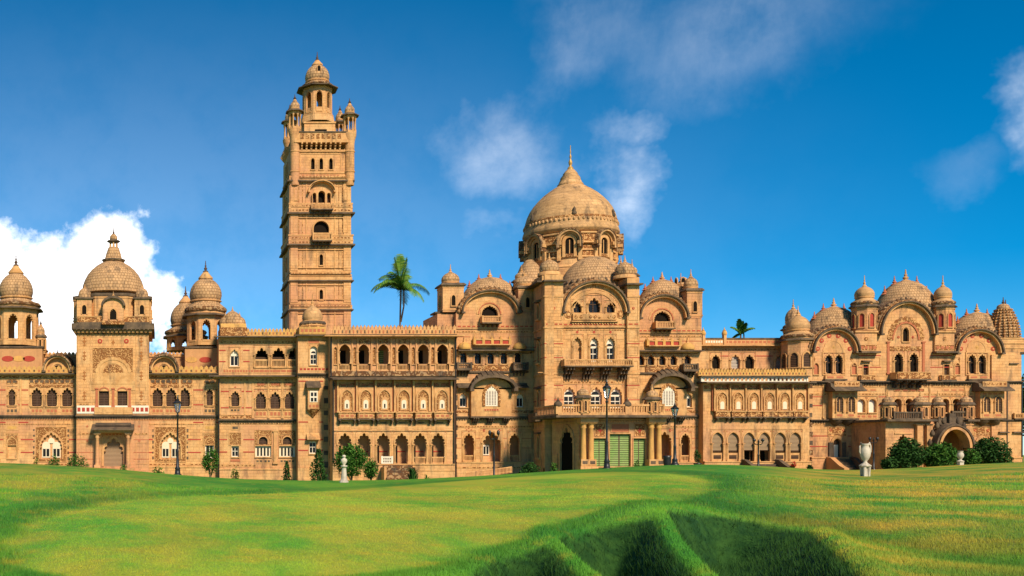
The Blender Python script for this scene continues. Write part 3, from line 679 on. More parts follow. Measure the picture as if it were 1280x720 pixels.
for a, b in ((97, 113.4), (169.4, 185)):
    s.frame(a, b, 419.5, 503, .7, .05); s.strip(a + 2, b - 2, 504, 506.4, 4, 'carved', 'trim', .05)
s.strip(96, 186, 416.4, 418.6, 3.4, 'carved', 'trim', .06); s.strip(97, 116, 541, 543.6, 4, 'carved', 'trim', .04); s.strip(168, 185, 541, 543.6, 4, 'carved', 'trim', .04); s.frame(98, 114, 553, 580, .6, .05); s.frame(170, 184, 553, 580, .6, .05)
# gallery drum
s.mb.box(s.X(90), s.X(193), s.Y - .9, s.Y + 11.6, s.Z(412.4), s.Z(405), 'dark_stone'); s.mb.box(s.X(93), s.X(190), s.Y - .5, s.Y + 11.9, s.Z(416), s.Z(412.2), 'trim')
s.brackets(s.mb, 94, 188, 412.4, 418, 1.0, 18, 'dark_stone', 1.4)
chhatri(s, 141.5, 404.5, 376, 369, 325, 325, 48, 39, 5.6, n=8, openk=False, re=49, name='drum', lead=False, kind='hemi', dm='dome', arches=(6, 9, 398), skirt=False)
s.kids[-1] = ('drum', s.kids[-1][1], 'tan scale carved dome on an eight sided drum')
s.balcony(98, 186, 396, 404.5, .75, None, pitch=3, solid=True)
d = MB(); X, Y = s.X(142), s.Y
d.box(s.X(129), s.X(155), Y - 1.3, Y + 1.2, s.Z(405), s.Z(384), 'stone'); d.prism(s.ell(142, 13, 384, 374.5), Y - 1.3, Y + 1.2, 'stone')
d.prism(s.ell(142, 15, 384, 371.8) + s.ell(142, 12.4, 384, 374.8)[::-1], Y - 1.7, Y + .5, 'dark_stone'); d.prism(arch(X, s.Z(401), 8 * s.k, 13 * s.k, 'cusp'), Y - 1.32, Y - 1, 'void')
d.prism(uring(X, s.Z(401), 8 * s.k, 13 * s.k, .25, 'point'), Y - 1.45, Y - 1.2, 'trim'); d.box(s.X(128), s.X(156), Y - 1.6, Y + .5, s.Z(407), s.Z(402.5), 'carved')
spindle(d, X, Y - .8, s.Z(372.5), .8, .25); s.kid('oriel', d)
for c, dy in ((106, 0.8), (177.5, 0.8), (108, 11), (175, 11)):
    d = MB(); k = (s.Y + dy) / FOC; x = (c - PX0) * k; zz = lambda p: ZC - (p - HOR) * k
    d.box(x - 1.05, x + 1.05, s.Y + dy - 1.05, s.Y + dy + 1.05, zz(405), zz(375), 'stone'); d.box(x - 1.3, x + 1.3, s.Y + dy - 1.3, s.Y + dy + 1.3, zz(375), zz(373), 'dark_stone')
    d.prism(arch(x, zz(394), .6, 1.3, 'point'), s.Y + dy - 1.06, s.Y + dy - 1.0, 'void'); d.prism(uring(x, zz(394), .6, 1.3, .15, 'point'), s.Y + dy - 1.16, s.Y + dy - 1.0, 'trim')
    d.lathe(onion(.95, zz(373), 1.5, 'squat'), x, s.Y + dy, 'dome', 18, flute=10, fk=.05); spindle(d, x, s.Y + dy, zz(373) + 1.45, .6, .15); s.kid('turret', d)
# neck and lantern on the dome
d = MB(); cy = s.Y + 5.6; k = cy / FOC; X = (142 - PX0) * k; zz = lambda p: ZC - (p - HOR) * k
d.lathe([(13.5 * k, zz(327.5)), (14 * k, zz(325)), (11 * k, zz(324.5)), (9.4 * k, zz(318)), (7 * k, zz(311)), (6.2 * k, zz(309.6))], X, cy, 'dome', 20, flute=10, fk=.06)
d.lathe([(14.4 * k, zz(326.3)), (14.6 * k, zz(325)), (10 * k, zz(324.2))], X, cy, 'dark_stone', 20)
for i in range(6):
    a = PI / 6 + i * PI / 3; d.lathe([(.16, zz(310)), (.13, zz(303))], X + 4.6 * k * math.cos(a), cy + 4.6 * k * math.sin(a), 'trim', 6)
d.lathe([(6 * k, zz(303.5)), (8.4 * k, zz(302.2)), (8.4 * k, zz(301.4)), (5 * k, zz(299.8))], X, cy, 'dark_stone', 12)
d.lathe(onion(5 * k, zz(300), 8 * k, 'bulb'), X, cy, 'dome', 16, flute=10, fk=.05); spindle(d, X, cy, zz(293), 8 * k, .1, 'rust'); s.kid('lantern', d)
finish(s)

# ---------------------------------------------------------------- three storey wing beside the tall tower
s = Sec('loggia_wing', 149.2, 'three storey wing with cusped loggias left of the stair turret')
s.rect(273.5, 375, 420, BT); s.core(273.5, 375, [(420, 432, 0), (432, 467, 2.2), (467, BT, 0)], 13, 'plaster')
s.mb.box(s.X(302), s.X(308), s.Y + .46, s.Y + 2.4, s.Z(467), s.Z(432), 'plaster')
s.win(293, 11, 437, 458, 'cusp', 'white', mould=1.5)
for c in (327, 348, 368):
    s.win(c, 17, 435, 459, 'cusp', 'open', 'arch_opening', mould=1.4, cols=True, balu=(449, 459), depth=.4); s.mb.box(s.X(c - 9), s.X(c + 9), s.Y + .5, s.Y + .56, s.Z(460), s.Z(446), 'wood'); s.strip(c - 8, c + 8, 461, 466.5, 5)
s.strip(279, 375, 461, 466.5, 3.4, 'terracotta', 'trim', .03)
s.bands(274, 372, (438, 452), ((282, 304), (312, 372)))
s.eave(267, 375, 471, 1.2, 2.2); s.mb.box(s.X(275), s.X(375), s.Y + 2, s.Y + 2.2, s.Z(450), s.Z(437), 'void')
s.win(294, 11, 489, 508, 'cusp', 'wood', cols=True, mould=1.4); s.strip(288, 300, 510.5, 515, 4, 'dark_stone'); s.diamond(294, 484, 1.2, 1.4, 'red')
for c in (326, 344, 362):
    s.win(c, 13.5, 490, 511, 'cusp', 'wood', cols=True, mould=1.5); s.strip(c - 7, c + 7, 513, 521.5, 4.6); s.strip(c - 7, c + 7, 478, 483, 14, 'terracotta', 'carved')
    for dx in (-3, 0, 3): s.diamond(c + dx, 487 - abs(dx) * -.2, .8, 1, 'red')
s.cornice(273.5, 375, 525.6, 2.6, .5, 'dark_stone'); s.panel(274, 315, 519, 523, 'carved')
s.bands(274, 372, (489.3, 509.7), ((286, 302), (317, 372)))
s.bands(274, 372, (549.5, 565), ((284, 304), (318, 372)))
s.strip(289, 299, 531.5, 538, 10, 'dark_stone'); s.panel(286.5, 301, 541, 556, 'finecarved'); s.win(294, 9, 557.5, 571, 'rect', 'white', mould=.8); s.bx(288, 300, 574, 577, .06, 'terracotta')
for c in (329, 359):
    s.panel(c - 10.5, c + 10.5, 538, 556.4, 'finecarved'); s.win(c, 20, 557.5, 571, 'rect', 'white4', mould=.8); s.win(c, 11, 546, 555.5, 'round', 'wood', mould=1.2, sill=False)
    for dx in (-5, 5): s.strip(c + dx - 4, c + dx + 4, 574, 579, 2.8, 'dark_stone')
s.pilaster(344, 4.5, 538, 580, 'trim', .2); s.win(344, 4, 560, 573, 'point', 'wood', mould=.8)
s.bx(273.5, 375, 587, BT, .25, 'stone'); s.bx(273.5, 375, 585.8, 587.4, .32)
for x in (275, 306, 316, 353, 335.5): s.pilaster(x, 2, 474, 523, 'trim', .08)
s.strip(275, 375, 425.6, 429.6, 4, 'carved', 'trim', .05); s.strip(275, 375, 473.4, 476.4, 4, 'carved', 'trim', .05); s.strip(275, 375, 528.6, 530.6, 3, 'carved', 'trim', .05); s.strip(275, 320, 580, 583.6, 5, 'carved', 'trim', .05)
s.eave(273.5, 375, 422, 1.2, 2); s.parapet(308, 375, 410, 420, 4.4, 'ochre', -.15)
d = MB(); d.box(s.X(275), s.X(309), s.Y - .3, s.Y + 5, s.Z(420), s.Z(409.5), 'carved'); d.xprism([(s.Y - .3, s.Z(410)), (s.Y + .4, s.Z(404)), (s.Y + 4.3, s.Z(404)), (s.Y + 5, s.Z(410))], s.X(276), s.X(308), 'ochre')
for dx, r, t in ((0, 12, 386), (-9, 8, 393), (9, 8, 393)):
    d.lathe(onion(r * s.k, s.Z(406), s.Z(t) - s.Z(406), 'squat'), s.X(292 + dx), s.Y + 2.3, 'dome', 20, flute=10, fk=.05); spindle(d, s.X(292 + dx), s.Y + 2.3, s.Z(t + .6), .7, .2)
s.kid('dome', d)
for px in (273.6, 371.5): s.mb.tube([(s.X(px), s.Y - .25, .1), (s.X(px), s.Y - .25, s.Z(474))], .09, 'iron')
finish(s)

# ---------------------------------------------------------------- stair turret
s = Sec('stair_turret', 147.0, 'octagonal stair turret with a small plain dome in front of the tall tower')
s.rect(372.5, 404.5, 420, BT, dy=0); s.core(372.5, 412, [(420, BT, 0)], 10)
s.win(392, 8.6, 433, 456, 'round', 'whitefan', mould=1.6); s.panel(385, 399, 425, 429, 'terracotta'); s.strip(374, 411, 459, 464, 4.5, 'red', 'trim')
s.cornice(372, 406, 468, 3, .5, 'dark_stone'); s.bands(373, 404, (476.5, 527.5, 549.5, 563), ((385, 399),))
d = MB(); s.bx(384, 398, 484, 512, .8, 'stone', mb=d); d.xprism([(s.Y + .02, s.Z(476)), (s.Y - 1.3, s.Z(484)), (s.Y - 1.3, s.Z(485.4)), (s.Y + .02, s.Z(485))], s.X(382), s.X(400), 'dark_stone')
d.box(s.X(386.2), s.X(396), s.Y - .83, s.Y - .79, s.Z(503), s.Z(489), 'white')
for f in (387.5, 391.7): 
    for t in (491, 497.6): d.box(s.X(f), s.X(f + 3), s.Y - .85, s.Y - .81, s.Z(t + 4.6), s.Z(t), 'glass')
d.lathe([(.1, s.Z(522)), (.35, s.Z(519)), (.8, s.Z(514)), (1.0, s.Z(511.5))], s.X(391), s.Y - .05, 'carved', 10); s.strip(384.5, 397.5, 505, 511, 4, 'terracotta', 'trim', .84); s.kid('oriel', d)
s.win(391, 9, 551.5, 567, 'rect', 'white', mould=1); s.mb.xprism([(s.Y + .02, s.Z(541)), (s.Y - .9, s.Z(548.5)), (s.Y - .9, s.Z(549.8)), (s.Y + .02, s.Z(549))], s.X(383), s.X(399), 'trim')
s.quoins(405, 412, 465, 585, 15); s.bx(404.5, 412.5, 420, BT, -.05, 'stone', .5)
s.bx(372, 412, 585, BT, .3, 'stone')
s.eave(372, 406, 420, .9, 2); s.bx(374, 407, 408.5, 418, .2, 'ochre', 6); s.strip(375, 406, 409.5, 417, 5, 'terracotta', 'ochre', .23)
chhatri(s, 390.5, 408, 405, 403, 382, 367, 14.5, 12.6, 2.4, openk=False, name='dome', re=16, skirt=False, dm='dome_plain', n=8, lead=False)
finish(s)

# ---------------------------------------------------------------- the tall tower
s = Sec('tower', 161, 'tall square tower of five stages crowned by corner kiosks and a lantern')
TX0, TX1, TD = 363, 438.5, 9.4
s.rect(TX0, TX1, 187, 470); s.core(TX0, TX1, [(187, 470, 0)], TD)
cx = 401.5
def ringbox(top, bot, out, m='trim', dx=0):
    out *= .7
    s.mb.box(s.X(TX0 - dx) - out, s.X(TX1 + dx) + out, s.Y - out, s.Y + TD + out, s.Z(bot), s.Z(top), m)
for top, bot, out, m in ((378, 380, .12, 'trim'), (381, 386.5, .28, 'trim'), (386.5, 388.2, .55, 'dark_stone'), (338.5, 340.5, .12, 'trim'), (343, 345, .18, 'trim'), (346, 350.4, .26, 'trim'), (350.4, 352, .6, 'dark_stone'),
                         (294.5, 305.5, .42, 'stone'), (293.6, 295.4, .55, 'trim'), (300, 301.4, .5, 'trim'), (305.5, 307.4, .85, 'dark_stone'), (255, 266, .34, 'stone'), (254, 255.6, .42, 'trim'), (259.6, 261, .4, 'trim'), (266, 268, .8, 'dark_stone'),
                         (215, 217, .15, 'trim'), (220, 226, .25, 'trim'), (225.6, 227.6, .75, 'dark_stone'), (232, 233, .06, 'trim'), (315, 316, .06, 'trim')):
    ringbox(top, bot, out, m)
for a, b in ((227.6, 254), (268, 294), (307.4, 338.5), (352, 378), (388.2, 425)):
    for x in (TX0 + 4.5, TX1 - 4.5): s.bx(x - 4.6, x + 4.6, a, b, .16, 'stone')
    for yy in (s.Y + 1, s.Y + TD - 1): s.mb.box(s.X(TX0) - .15, s.X(TX0) + .1, yy - .95, yy + .95, s.Z(b), s.Z(a), 'stone')
    for x in (TX0 + 20, TX1 - 20): s.bx(x - .7, x + .7, a, b, .09, 'trim')
for y0, y1 in ((361, 378), (317, 335)):
    s.frame(cx - 6, cx + 6, y0 - 3, y1, 1, .08); s.win(cx, 4.2, y0 + 1, y1 - 3.4, 'point', 'void', mould=1)
s.win(cx, 19, 276.5, 295, 'round', 'void', mould=2.0, out=.2, depth=.42); s.balcony(cx - 11.5, cx + 11.5, 293, 303, 1.3, 310.5, 5)
s.win(cx, 8.4, 239.5, 258, 'round', 'void', mould=1.6, depth=.42, out=.5)
for x in (-9, 9): s.win(cx + x, 4.4, 242, 258, 'round', 'wood', mould=.9, out=.5)
s.archeave(cx, 15, 240, 228.5, 2.0, .9, 'trim'); s.balcony(cx - 13, cx + 13, 257, 264, 1.2, 271.5, 4)
for x in (391, cx, 413.6): s.win(x, 4.4, 197.5, 212, 'cusp', 'void', mould=1.1, depth=.4)
s.frame(TX0 + 12, TX1 - 12, 192, 215, 1, .06); s.strip(TX0 + 14, TX1 - 14, 218, 220, 4)
for a, b in ((229, 253), (269, 293), (308.5, 337), (353, 377)):
    for x in (TX0 + 10.6, TX0 + 15, TX1 - 15, TX1 - 10.6): s.bx(x - .35, x + .35, a, b, .05, 'carved')
for y in (189.6, 272, 312, 334.6, 356, 374, 391.5): s.bx(TX0, TX1, y, y + .8, .2, 'trim')
for y0_, y1_ in ((256, 259.4), (261.2, 265.6), (296, 299.6), (301.6, 305.2), (220.6, 222.6), (341, 342.8), (381.4, 383.6)): s.strip(TX0 + .5, TX1 - .5, y0_, y1_, 4.2, 'carved', 'stone', .36)
for sx in (-1, 1):
    c = (TX0 + TX1) / 2 + sx * 31; s.frame(c - 3, c + 3, 231, 252, .8, .2); s.frame(c - 3, c + 3, 271, 291, .8, .2); s.win(c, 2.6, 236, 250, 'cusp', 'finecarved', mould=.6, out=.2, depth=.1)
s.strip(TX0 + 13, TX1 - 13, 190.4, 192, 5, 'carved', 'trim', .05)
# left flank repeats the openings
s.mb.M = Matrix.Translation((s.X(TX0), s.Y + TD / 2, 0)) @ Matrix.Rotation(-PI / 2, 4, 'Z')
for w, z1, z0 in ((2.3, 276.5, 295), (1.1, 240, 258), (.55, 317, 333), (.55, 361, 376)):
    s.mb.prism(arch(0, s.Z(z0), w, s.Z(z1) - s.Z(z0), 'round'), -.02, .1, 'void'); s.mb.prism(uring(0, s.Z(z0), w, s.Z(z1) - s.Z(z0), .22, 'round'), -.2, .02, 'trim')
for x in (-1.5, 0, 1.5): s.mb.prism(arch(x, s.Z(212), .5, 1.9, 'cusp'), -.02, .1, 'void'); s.mb.prism(uring(x, s.Z(212), .5, 1.9, .13, 'cusp'), -.1, .02, 'trim')
s.mb.M = None
# corbelled gallery
for sgn, f in ((0, 0),):
    ringbox(176, 179.5, 1.05, 'trim', -10); ringbox(166.5, 176.2, .85, 'trim', -10); ringbox(165.6, 167, 1.0, 'dark_stone', -10); ringbox(187.5, 189, .2, 'trim', -5)
s.brackets(s.mb, TX0 + 11, TX1 - 11, 179.5, 187.6, .8, 9, 'trim', 2.0)
for i in range(8): s.bx(TX0 + 12 + i * 6.6, TX0 + 16 + i * 6.6, 168.5, 174.5, .66, 'carved')
s.mb.M = Matrix.Translation((s.X(TX0), s.Y + TD / 2, 0)) @ Matrix.Rotation(-PI / 2, 4, 'Z')
for i in range(9):
    x = -3 + i * .75; s.mb.xprism([(.05, s.Z(179.5)), (-.7, s.Z(179.5)), (-.4, s.Z(183)), (.05, s.Z(187.5))], x - .12, x + .12, 'trim')
s.mb.M = None
ringbox(150, 167, -1.3, 'stone', -11); ringbox(150, 152, -1.1, 'trim', -11); s.mb.box(s.X(cx) - .9, s.X(cx) + .9, s.Y + .2, s.Y + .7, s.Z(165), s.Z(161), 'void')
for px, dy, e, rr in ((368.5, .1, 140, 0), (437, .1, 145, 0), (362, TD - .6, 153, 0), (425, TD - .6, 154, 0)):
    e = {0: e}[0]; t = 1.0 if dy < 2 else .92
    chhatri(s, px if dy < 2 else px, e + 22, e, e - 3, e - 14, e - 22, 7.4 * t, 6.2 * t, dy, re=11 * t, name='kiosk', flute=8, skirt=True)
    d = s.kids[-1][1]; k = (s.Y + dy) / FOC; X = (px - PX0) * k; zz = lambda p: ZC - (p - HOR) * k
    d.lathe([(5.4 * k, zz(232 if dy < 2 else 200)), (6.0 * k, zz(226)), (6.0 * k, zz(e + 36)), (6.6 * k, zz(e + 31)), (8.4 * k, zz(e + 25)), (8.6 * k, zz(e + 22))], X, s.Y + dy, 'stone', 12)
    for q in (e + 30, 190, 215): d.lathe([(6.2 * k, zz(q + 1)), (7.0 * k, zz(q)), (6.2 * k, zz(q - 1))], X, s.Y + dy, 'trim', 12)
# crowning lantern
yb = TD / 2
d = MB(); cy = s.Y + yb; k = cy / FOC; X = (396.5 - PX0) * k; zz = lambda p: ZC - (p - HOR) * k
d.lathe([(22 * k, zz(156)), (20.5 * k, zz(148.5)), (20.5 * k, zz(146.5)), (18.8 * k, zz(146)), (18.8 * k, zz(139))], X, cy, 'stone', 8, PI / 8, False)
s.kid('pedestal', d)
chhatri(s, 396.5, 147.5, 112.5, 104, 80, 65, 17.2, 15.0, yb, re=24.5, name='lantern', flute=10, openk='wall')
d = s.kids[-1][1]
for i in range(2):
    a = -PI / 2 + i * PI; x, y = X + 12.2 * k * math.cos(a), cy + 12.2 * k * math.sin(a)
    d.M = Matrix.Translation((x, y, 0)) @ Matrix.Rotation(a + PI / 2, 4, 'Z'); d.prism(arch(0, zz(97), .46, 1.25, 'point'), -.32, .3, 'void'); d.prism(uring(0, zz(97), .46, 1.25, .13, 'point'), -.38, .4, 'trim'); d.M = None
finish(s)
# ---------------------------------------------------------------- arcaded block between stair turret and west gable
s = Sec('arcade_block', 145.6, 'upper storey with six open arches above the latticed oriel row left of the central block')
s.rect(412, 570, 419, 475); s.core(412, 570, [(419, 428, 0), (428, 464, 2.6), (464, BT, 0)], 12, 'plaster')
ups = (431, 454.5, 479, 504, 529, 553)
for i, c in enumerate(ups): s.win(c, 14, 430.5, 455, 'point', 'open', 'arch_opening', mould=1.8, cols=True, balu=(455.2, 463), depth=.4, sill=False); s.opening(c, 13, 455.4, 463, 'rect')
for c in ups[:6]: s.bx(c - 6, c + 6, 424, 428.5, .05, 'carved')
for i in range(7):
    c = ups[0] - 11.8 + i * 24.35; s.pilaster(c - 3.5, 1.8, 423, 464, 'trim', .16); s.pilaster(c + 3.5, 1.8, 423, 464, 'trim', .16); s.win(c, 3.6, 434, 455, 'point', 'finecarved', mould=.5, depth=.15)
for i, c in enumerate(ups):
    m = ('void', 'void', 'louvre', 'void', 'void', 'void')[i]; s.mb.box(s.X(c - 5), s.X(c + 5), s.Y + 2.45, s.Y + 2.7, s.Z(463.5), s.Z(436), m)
s.eave(411, 571, 421, 1.3, 2.2, 'trim'); s.parapet(416, 570, 406, 418.6, 4.6, 'trim', -.2)
s.bx(412, 570, 418.2, 419, .5, 'dark_stone')
s.bx(412, 570, 464, 470, .25, 'sooty')
for px in (413.5, 569): s.mb.tube([(s.X(px), s.Y - .3, .1), (s.X(px), s.Y - .3, s.Z(420))], .09, 'iron')
s.quoins(412, 415, 470, 590, 15)
finish(s)

s = Sec('arcade_block', 143.4, 'two storey front of six latticed oriels over a cusped arcade with steps')
s.rect(415.5, 568, 474, BT); s.core(415.5, 568, [(474, 540, 0), (540, 580, 1.75), (580, BT, 0)], 2.5, 'plaster')
lows = (433, 456.5, 480, 504, 528, 551.5); arcs = (431, 455, 479, 502, 525, 547.5)
for c in lows:
    d = MB(); s.bx(c - 9.5, c + 9.5, 484, 520, .35, 'trim', mb=d)
    d.prism(uring(s.X(c), s.Z(514), 13.5 * s.k, 26 * s.k, 2 * s.k, 'point'), s.Y - .5, s.Y - .3, 'trim'); d.prism(arch(s.X(c), s.Z(514), 13.5 * s.k, 26 * s.k, 'point'), s.Y - .37, s.Y, 'finecarved')
    d.prism(arch(s.X(c), s.Z(513), 9 * s.k, 18 * s.k, 'cusp'), s.Y - .44, s.Y - .3, 'trim'); d.prism(arch(s.X(c), s.Z(511), 6 * s.k, 11 * s.k, 'round'), s.Y - .47, s.Y - .3, 'cream')
    d.box(s.X(c - .9), s.X(c + .9), s.Y - .49, s.Y - .4, s.Z(510), s.Z(505), 'glass')
    s.bx(c - 10.5, c + 10.5, 516, 524, .65, 'carved', mb=d); s.bx(c - 11, c + 11, 515, 516.4, .75, 'trim', mb=d); s.bx(c - 11, c + 11, 523.4, 525, .8, 'dark_stone', mb=d); s.strip(c - 9, c + 9, 517.5, 522.5, 6, 'terracotta', 'trim', .68)
    for sx in (-9, 9): s.brackets(d, c + sx - 1.4, c + sx + 1.4, 525, 531, .9, 1, 'dark_stone', 1.8)
    s.kid('oriel', d)
for i in range(7): s.pilaster(421.4 + i * 23.6, 1.6, 476, 516, 'trim', .6); s.pilaster(419.8 + i * 23.6, 1.2, 476, 516, 'terracotta', .3); s.pilaster(423 + i * 23.6, 1.2, 476, 516, 'trim', .3)
s.strip(417, 567, 479, 483, 8, 'terracotta', 'carved', .08)
for i in range(6): s.strip(425 + i * 23.8, 437 + i * 23.8, 527, 530, 12, 'dark_stone')
for i, c in enumerate(arcs):
    s.win(c, 16.5, 541.5, 580 if i != 2 else 579, 'cusp', 'open', 'arch_opening', mould=1.6, sill=False, depth=.4, cols=True, balu=None if i in (2, 3) else (571, 579.6))
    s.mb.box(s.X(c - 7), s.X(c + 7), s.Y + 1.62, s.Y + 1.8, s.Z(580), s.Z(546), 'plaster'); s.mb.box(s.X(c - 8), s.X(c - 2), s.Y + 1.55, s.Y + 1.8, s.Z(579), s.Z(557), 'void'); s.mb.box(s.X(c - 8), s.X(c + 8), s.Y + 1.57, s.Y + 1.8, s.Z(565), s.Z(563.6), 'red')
    s.bx(c - 8, c + 8, 534, 537, .03, 'trim')
g = MB(); s.balus(g, 476.5, 489.5, 570.5, 579.5, -.35, 'white', 2.2, .12); g.box(s.X(476), s.X(490), s.Y - .4, s.Y - .3, s.Z(575.6), s.Z(574.6), 'white'); s.kid('gate', g, 'white slatted gate across an arch')
s.cornice(415.5, 568, 538.5, 2, .12, 'trim', False)
s.bx(415.5, 568, 580, BT, .3, 'stone'); s.bx(415.5, 568, 579.6, 581, .42, 'trim'); s.bx(415.5, 568, 587.8, 589, .35, 'trim')
for i in range(7): s.mb.box(s.X(478), s.X(514), s.Y - .5 - .36 * (i + 1), s.Y - .25, s.Z(BT), s.Z(582 + i * 2.9), 'sooty')
for x in (475.5, 514): s.mb.box(s.X(x), s.X(x + 3), s.Y - 2.4, s.Y - .28, s.Z(BT), s.Z(584), 'trim')
s.mb.xprism([(s.Y + 2.2, s.Z(469.6)), (s.Y - 1.6, s.Z(474.2)), (s.Y - 1.6, s.Z(475.6)), (s.Y + .1, s.Z(475)), (s.Y + 2.2, s.Z(474))], s.X(413.5), s.X(570), 'dark_stone')
for px in (416.4, 567.2): s.mb.tube([(s.X(px), s.Y - .2, .1), (s.X(px), s.Y - .2, s.Z(476))], .09, 'iron')
finish(s)

# ---------------------------------------------------------------- the two gabled blocks beside the centre
def gable_block(Y, x0, x1, cx, hw, g_sp, g_top, d_top, tur, win5, w5y, par, hoodc, bayw, sides, garch, garch_w, label, bandy, small_domes, orl):
    s = Sec('gabled_block', Y, label)
    sh = bandy - 408
    arc = [(cx + hw * math.cos(t), g_sp - (g_sp - g_top) * math.sin(t)) for t in np.linspace(0, PI, 25)]
    s.wall([(x0, BT), (x1, BT), (x1, g_sp)] + arc + [(x0, g_sp)], t=.45)
    s.core(x0, x1, [(g_sp + 1, BT - 65, 0), (BT - 65, BT - 29, 2.0), (BT - 29, BT, 0)], 12, 'stone')
    s.archeave(cx, hw, g_sp, g_top, 3.4, .9); s.gdome(cx, hw * 1.16, g_sp + 2, d_top, 4.6, spikes=5, spikeh=8, band=(hw, g_sp, g_top))
    # cusped window of the gable with its balcony
    s.win(cx, 20, g_sp - 9, g_sp + 6, 'multi', 'void', mould=1.6, depth=.4, sill=False); s.arcring(cx, 16, g_sp + 2, g_sp - 15, 2.2, .07, 'trim', 9); s.arcring(cx, 14, g_sp + 2, g_sp - 12.4, .9, .1, 'terracotta', 9)
    s.balcony(cx - 11.5, cx + 11.5, g_sp + 5, g_sp + 14, 1.1, g_sp + 18, 4, pitch=2)
    s.strip(x0 + 1, x1 - 1, bandy - 1.4, bandy + 1.2, 6, 'red', 'trim'); s.cornice(x0, x1, bandy + 3, 2, .14, 'trim', False)
    for z in (bandy + 13, bandy + 26): s.bands(x0, x1, (z,), ((par[0] - 4, par[1] + 4),), 'terracotta', .8)
    # long canopy with its little parapet
    p0, p1, pt, pb = par
    s.eave(x0 + 6, x1 - 6, pb + 8, 1.0, 2.2); s.bx(p0, p1, pt + 6.6, pt + 8, .8, 'trim', 0)
    s.bx(p0, p1, pt + 1.5, pt + 7, .45, 'red', 0); s.bx(p0, p1, pt, pt + 1.7, .55, 'trim', 0)
    for i in range(5): x = p0 + (p1 - p0) * i / 4; s.bx(x - 1.6, x + 1.6, pt, pt + 7, .58, 'ochre', 0); spindle(s.mb, s.X(x), s.Y - .3, s.Z(pt), .45, .14, 'ochre')
    for c in small_domes:
        d = MB(); d.lathe(onion(8 * s.k, s.Z(pb + 6), s.Z(pb - 3) - s.Z(pb + 6), 'squat'), s.X(c), s.Y - .1, 'ochre', 20, flute=10, fk=.05); spindle(d, s.X(c), s.Y - .1, s.Z(pb - 2.6), .8, .16); s.kid('dome', d, 'small ochre dome over a balcony')
    for c in win5: s.win(c, 9, w5y[0], w5y[1], 'cusp', 'dark', mould=1.1, cols=True, depth=.4)
    s.bx(win5[1] - 7, win5[3] + 7, w5y[1] + 1.5, w5y[1] + 9, .12, 'carved'); s.bx(x0 + 8, x1 - 8, w5y[1] + 9, w5y[1] + 11, .25, 'dark_stone')
    for c in orl: s.balcony(c - 8.5, c + 8.5, w5y[1] - 1, w5y[1] + 8, 1.1, w5y[1] + 15, 4, 'dark_stone', pitch=2)
    # arched hood over the big bay
    hb = hoodc[0]; top, spr, bot = hoodc[1:]
    d = MB(); s.bx(hb - bayw, hb + bayw, spr - 2, bot, .8, 'trim', mb=d)
    d.prism([(s.X(hb - bayw), s.Z(spr)), (s.X(hb + bayw), s.Z(spr))] + s.ell(hb, bayw, spr, top + 9)[1:-1], s.Y - .8, s.Y + .02, 'trim')
    for i in range(10):                                   # ribbed quarter dome
        f0, f1 = i / 10, (i + 1) / 10
        o = s.ell(hb, bayw + 4 - 5 * f0, spr, top + 6 - 6.5 * (1 - (1 - f0) ** 2), 19); o2 = s.ell(hb, bayw + 4 - 5 * f1, spr, top + 6 - 6.5 * (1 - (1 - f1) ** 2), 19)
        y0, y1 = s.Y - 2.0 + 2.0 * f0, s.Y - 2.0 + 2.0 * f1
        d.add([(x, y0, z) for x, z in o] + [(x, y1, z) for x, z in o2], [(j, j + 1, 20 + j, 19 + j) for j in range(18)], 'dark_stone')
    for j in range(13):
        t = PI * (j + .5) / 13; pts = [(s.X(hb) + (bayw + 4.3 - 5 * f) * s.k * math.cos(t), s.Y - 2.0 + 2.0 * f, s.Z(spr) + (s.Z(top + 5.7 - 6.5 * (1 - (1 - f) ** 2)) - s.Z(spr)) * math.sin(t)) for f in np.linspace(0, 1, 6)]
        d.tube(pts, .09, 'dark_stone', 4)
    o = s.ell(hb, bayw + 4.2, spr, top + 5.8, 31); o2 = s.ell(hb, bayw + .6, spr, top + 9.2, 31); d.prism(o + o2[::-1], s.Y - 2.05, s.Y - 1.5, 'dark_stone')
    for sx in (-1, 1): d.box(s.X(hb + sx * (bayw + 2)) - .28, s.X(hb + sx * (bayw + 2)) + .28, s.Y - 2.1, s.Y + .02, s.Z(spr + 3), s.Z(spr - .4), 'dark_stone')
    wy0, wy1 = spr - 4, spr + 21
    d.prism(uring(s.X(hb), s.Z(wy1), 16 * s.k, (wy1 - wy0) * s.k, 3.2 * s.k, 'multi'), s.Y - .92, s.Y - .75, 'carved'); d.prism(arch(s.X(hb), s.Z(wy1), 15 * s.k, (wy1 - wy0) * s.k, 'round'), s.Y - .84, s.Y - .7, 'white')
    for i in range(4): d.box(s.X(hb - 6.2 + i * 3.3), s.X(hb - 4.2 + i * 3.3), s.Y - .85, s.Y - .83, s.Z(wy1 - 1.5), s.Z(wy0 + 6), 'greyblind')
    s.strip(hb - 9, hb + 9, wy1 + 3, wy1 + 6.4, 2.6, 'red', 'trim', .84)
    s.bx(hb - bayw - 1, hb + bayw + 1, bot - 1.4, bot + .6, .95, 'dark_stone', mb=d)
    for i in range(3): s.brackets(d, hb - bayw + 2 + i * bayw * .75, hb - bayw + 2 + i * bayw * .75 + 8, bot + .6, bot + 8, 1.1, 3, 'dark_stone', 1.3)
    s.kid('bay_window', d, 'arched bay with a white window under a dark ribbed hood')
    for c in sides: 
        s.win(c, 9, spr + 4, spr + 22, 'cusp', 'white', mould=1.6); s.hood(c, 17, spr - 2, 1.0, 4); s.bx(c - 8, c + 8, spr - 8, spr - 5, .3, 'dark_stone')
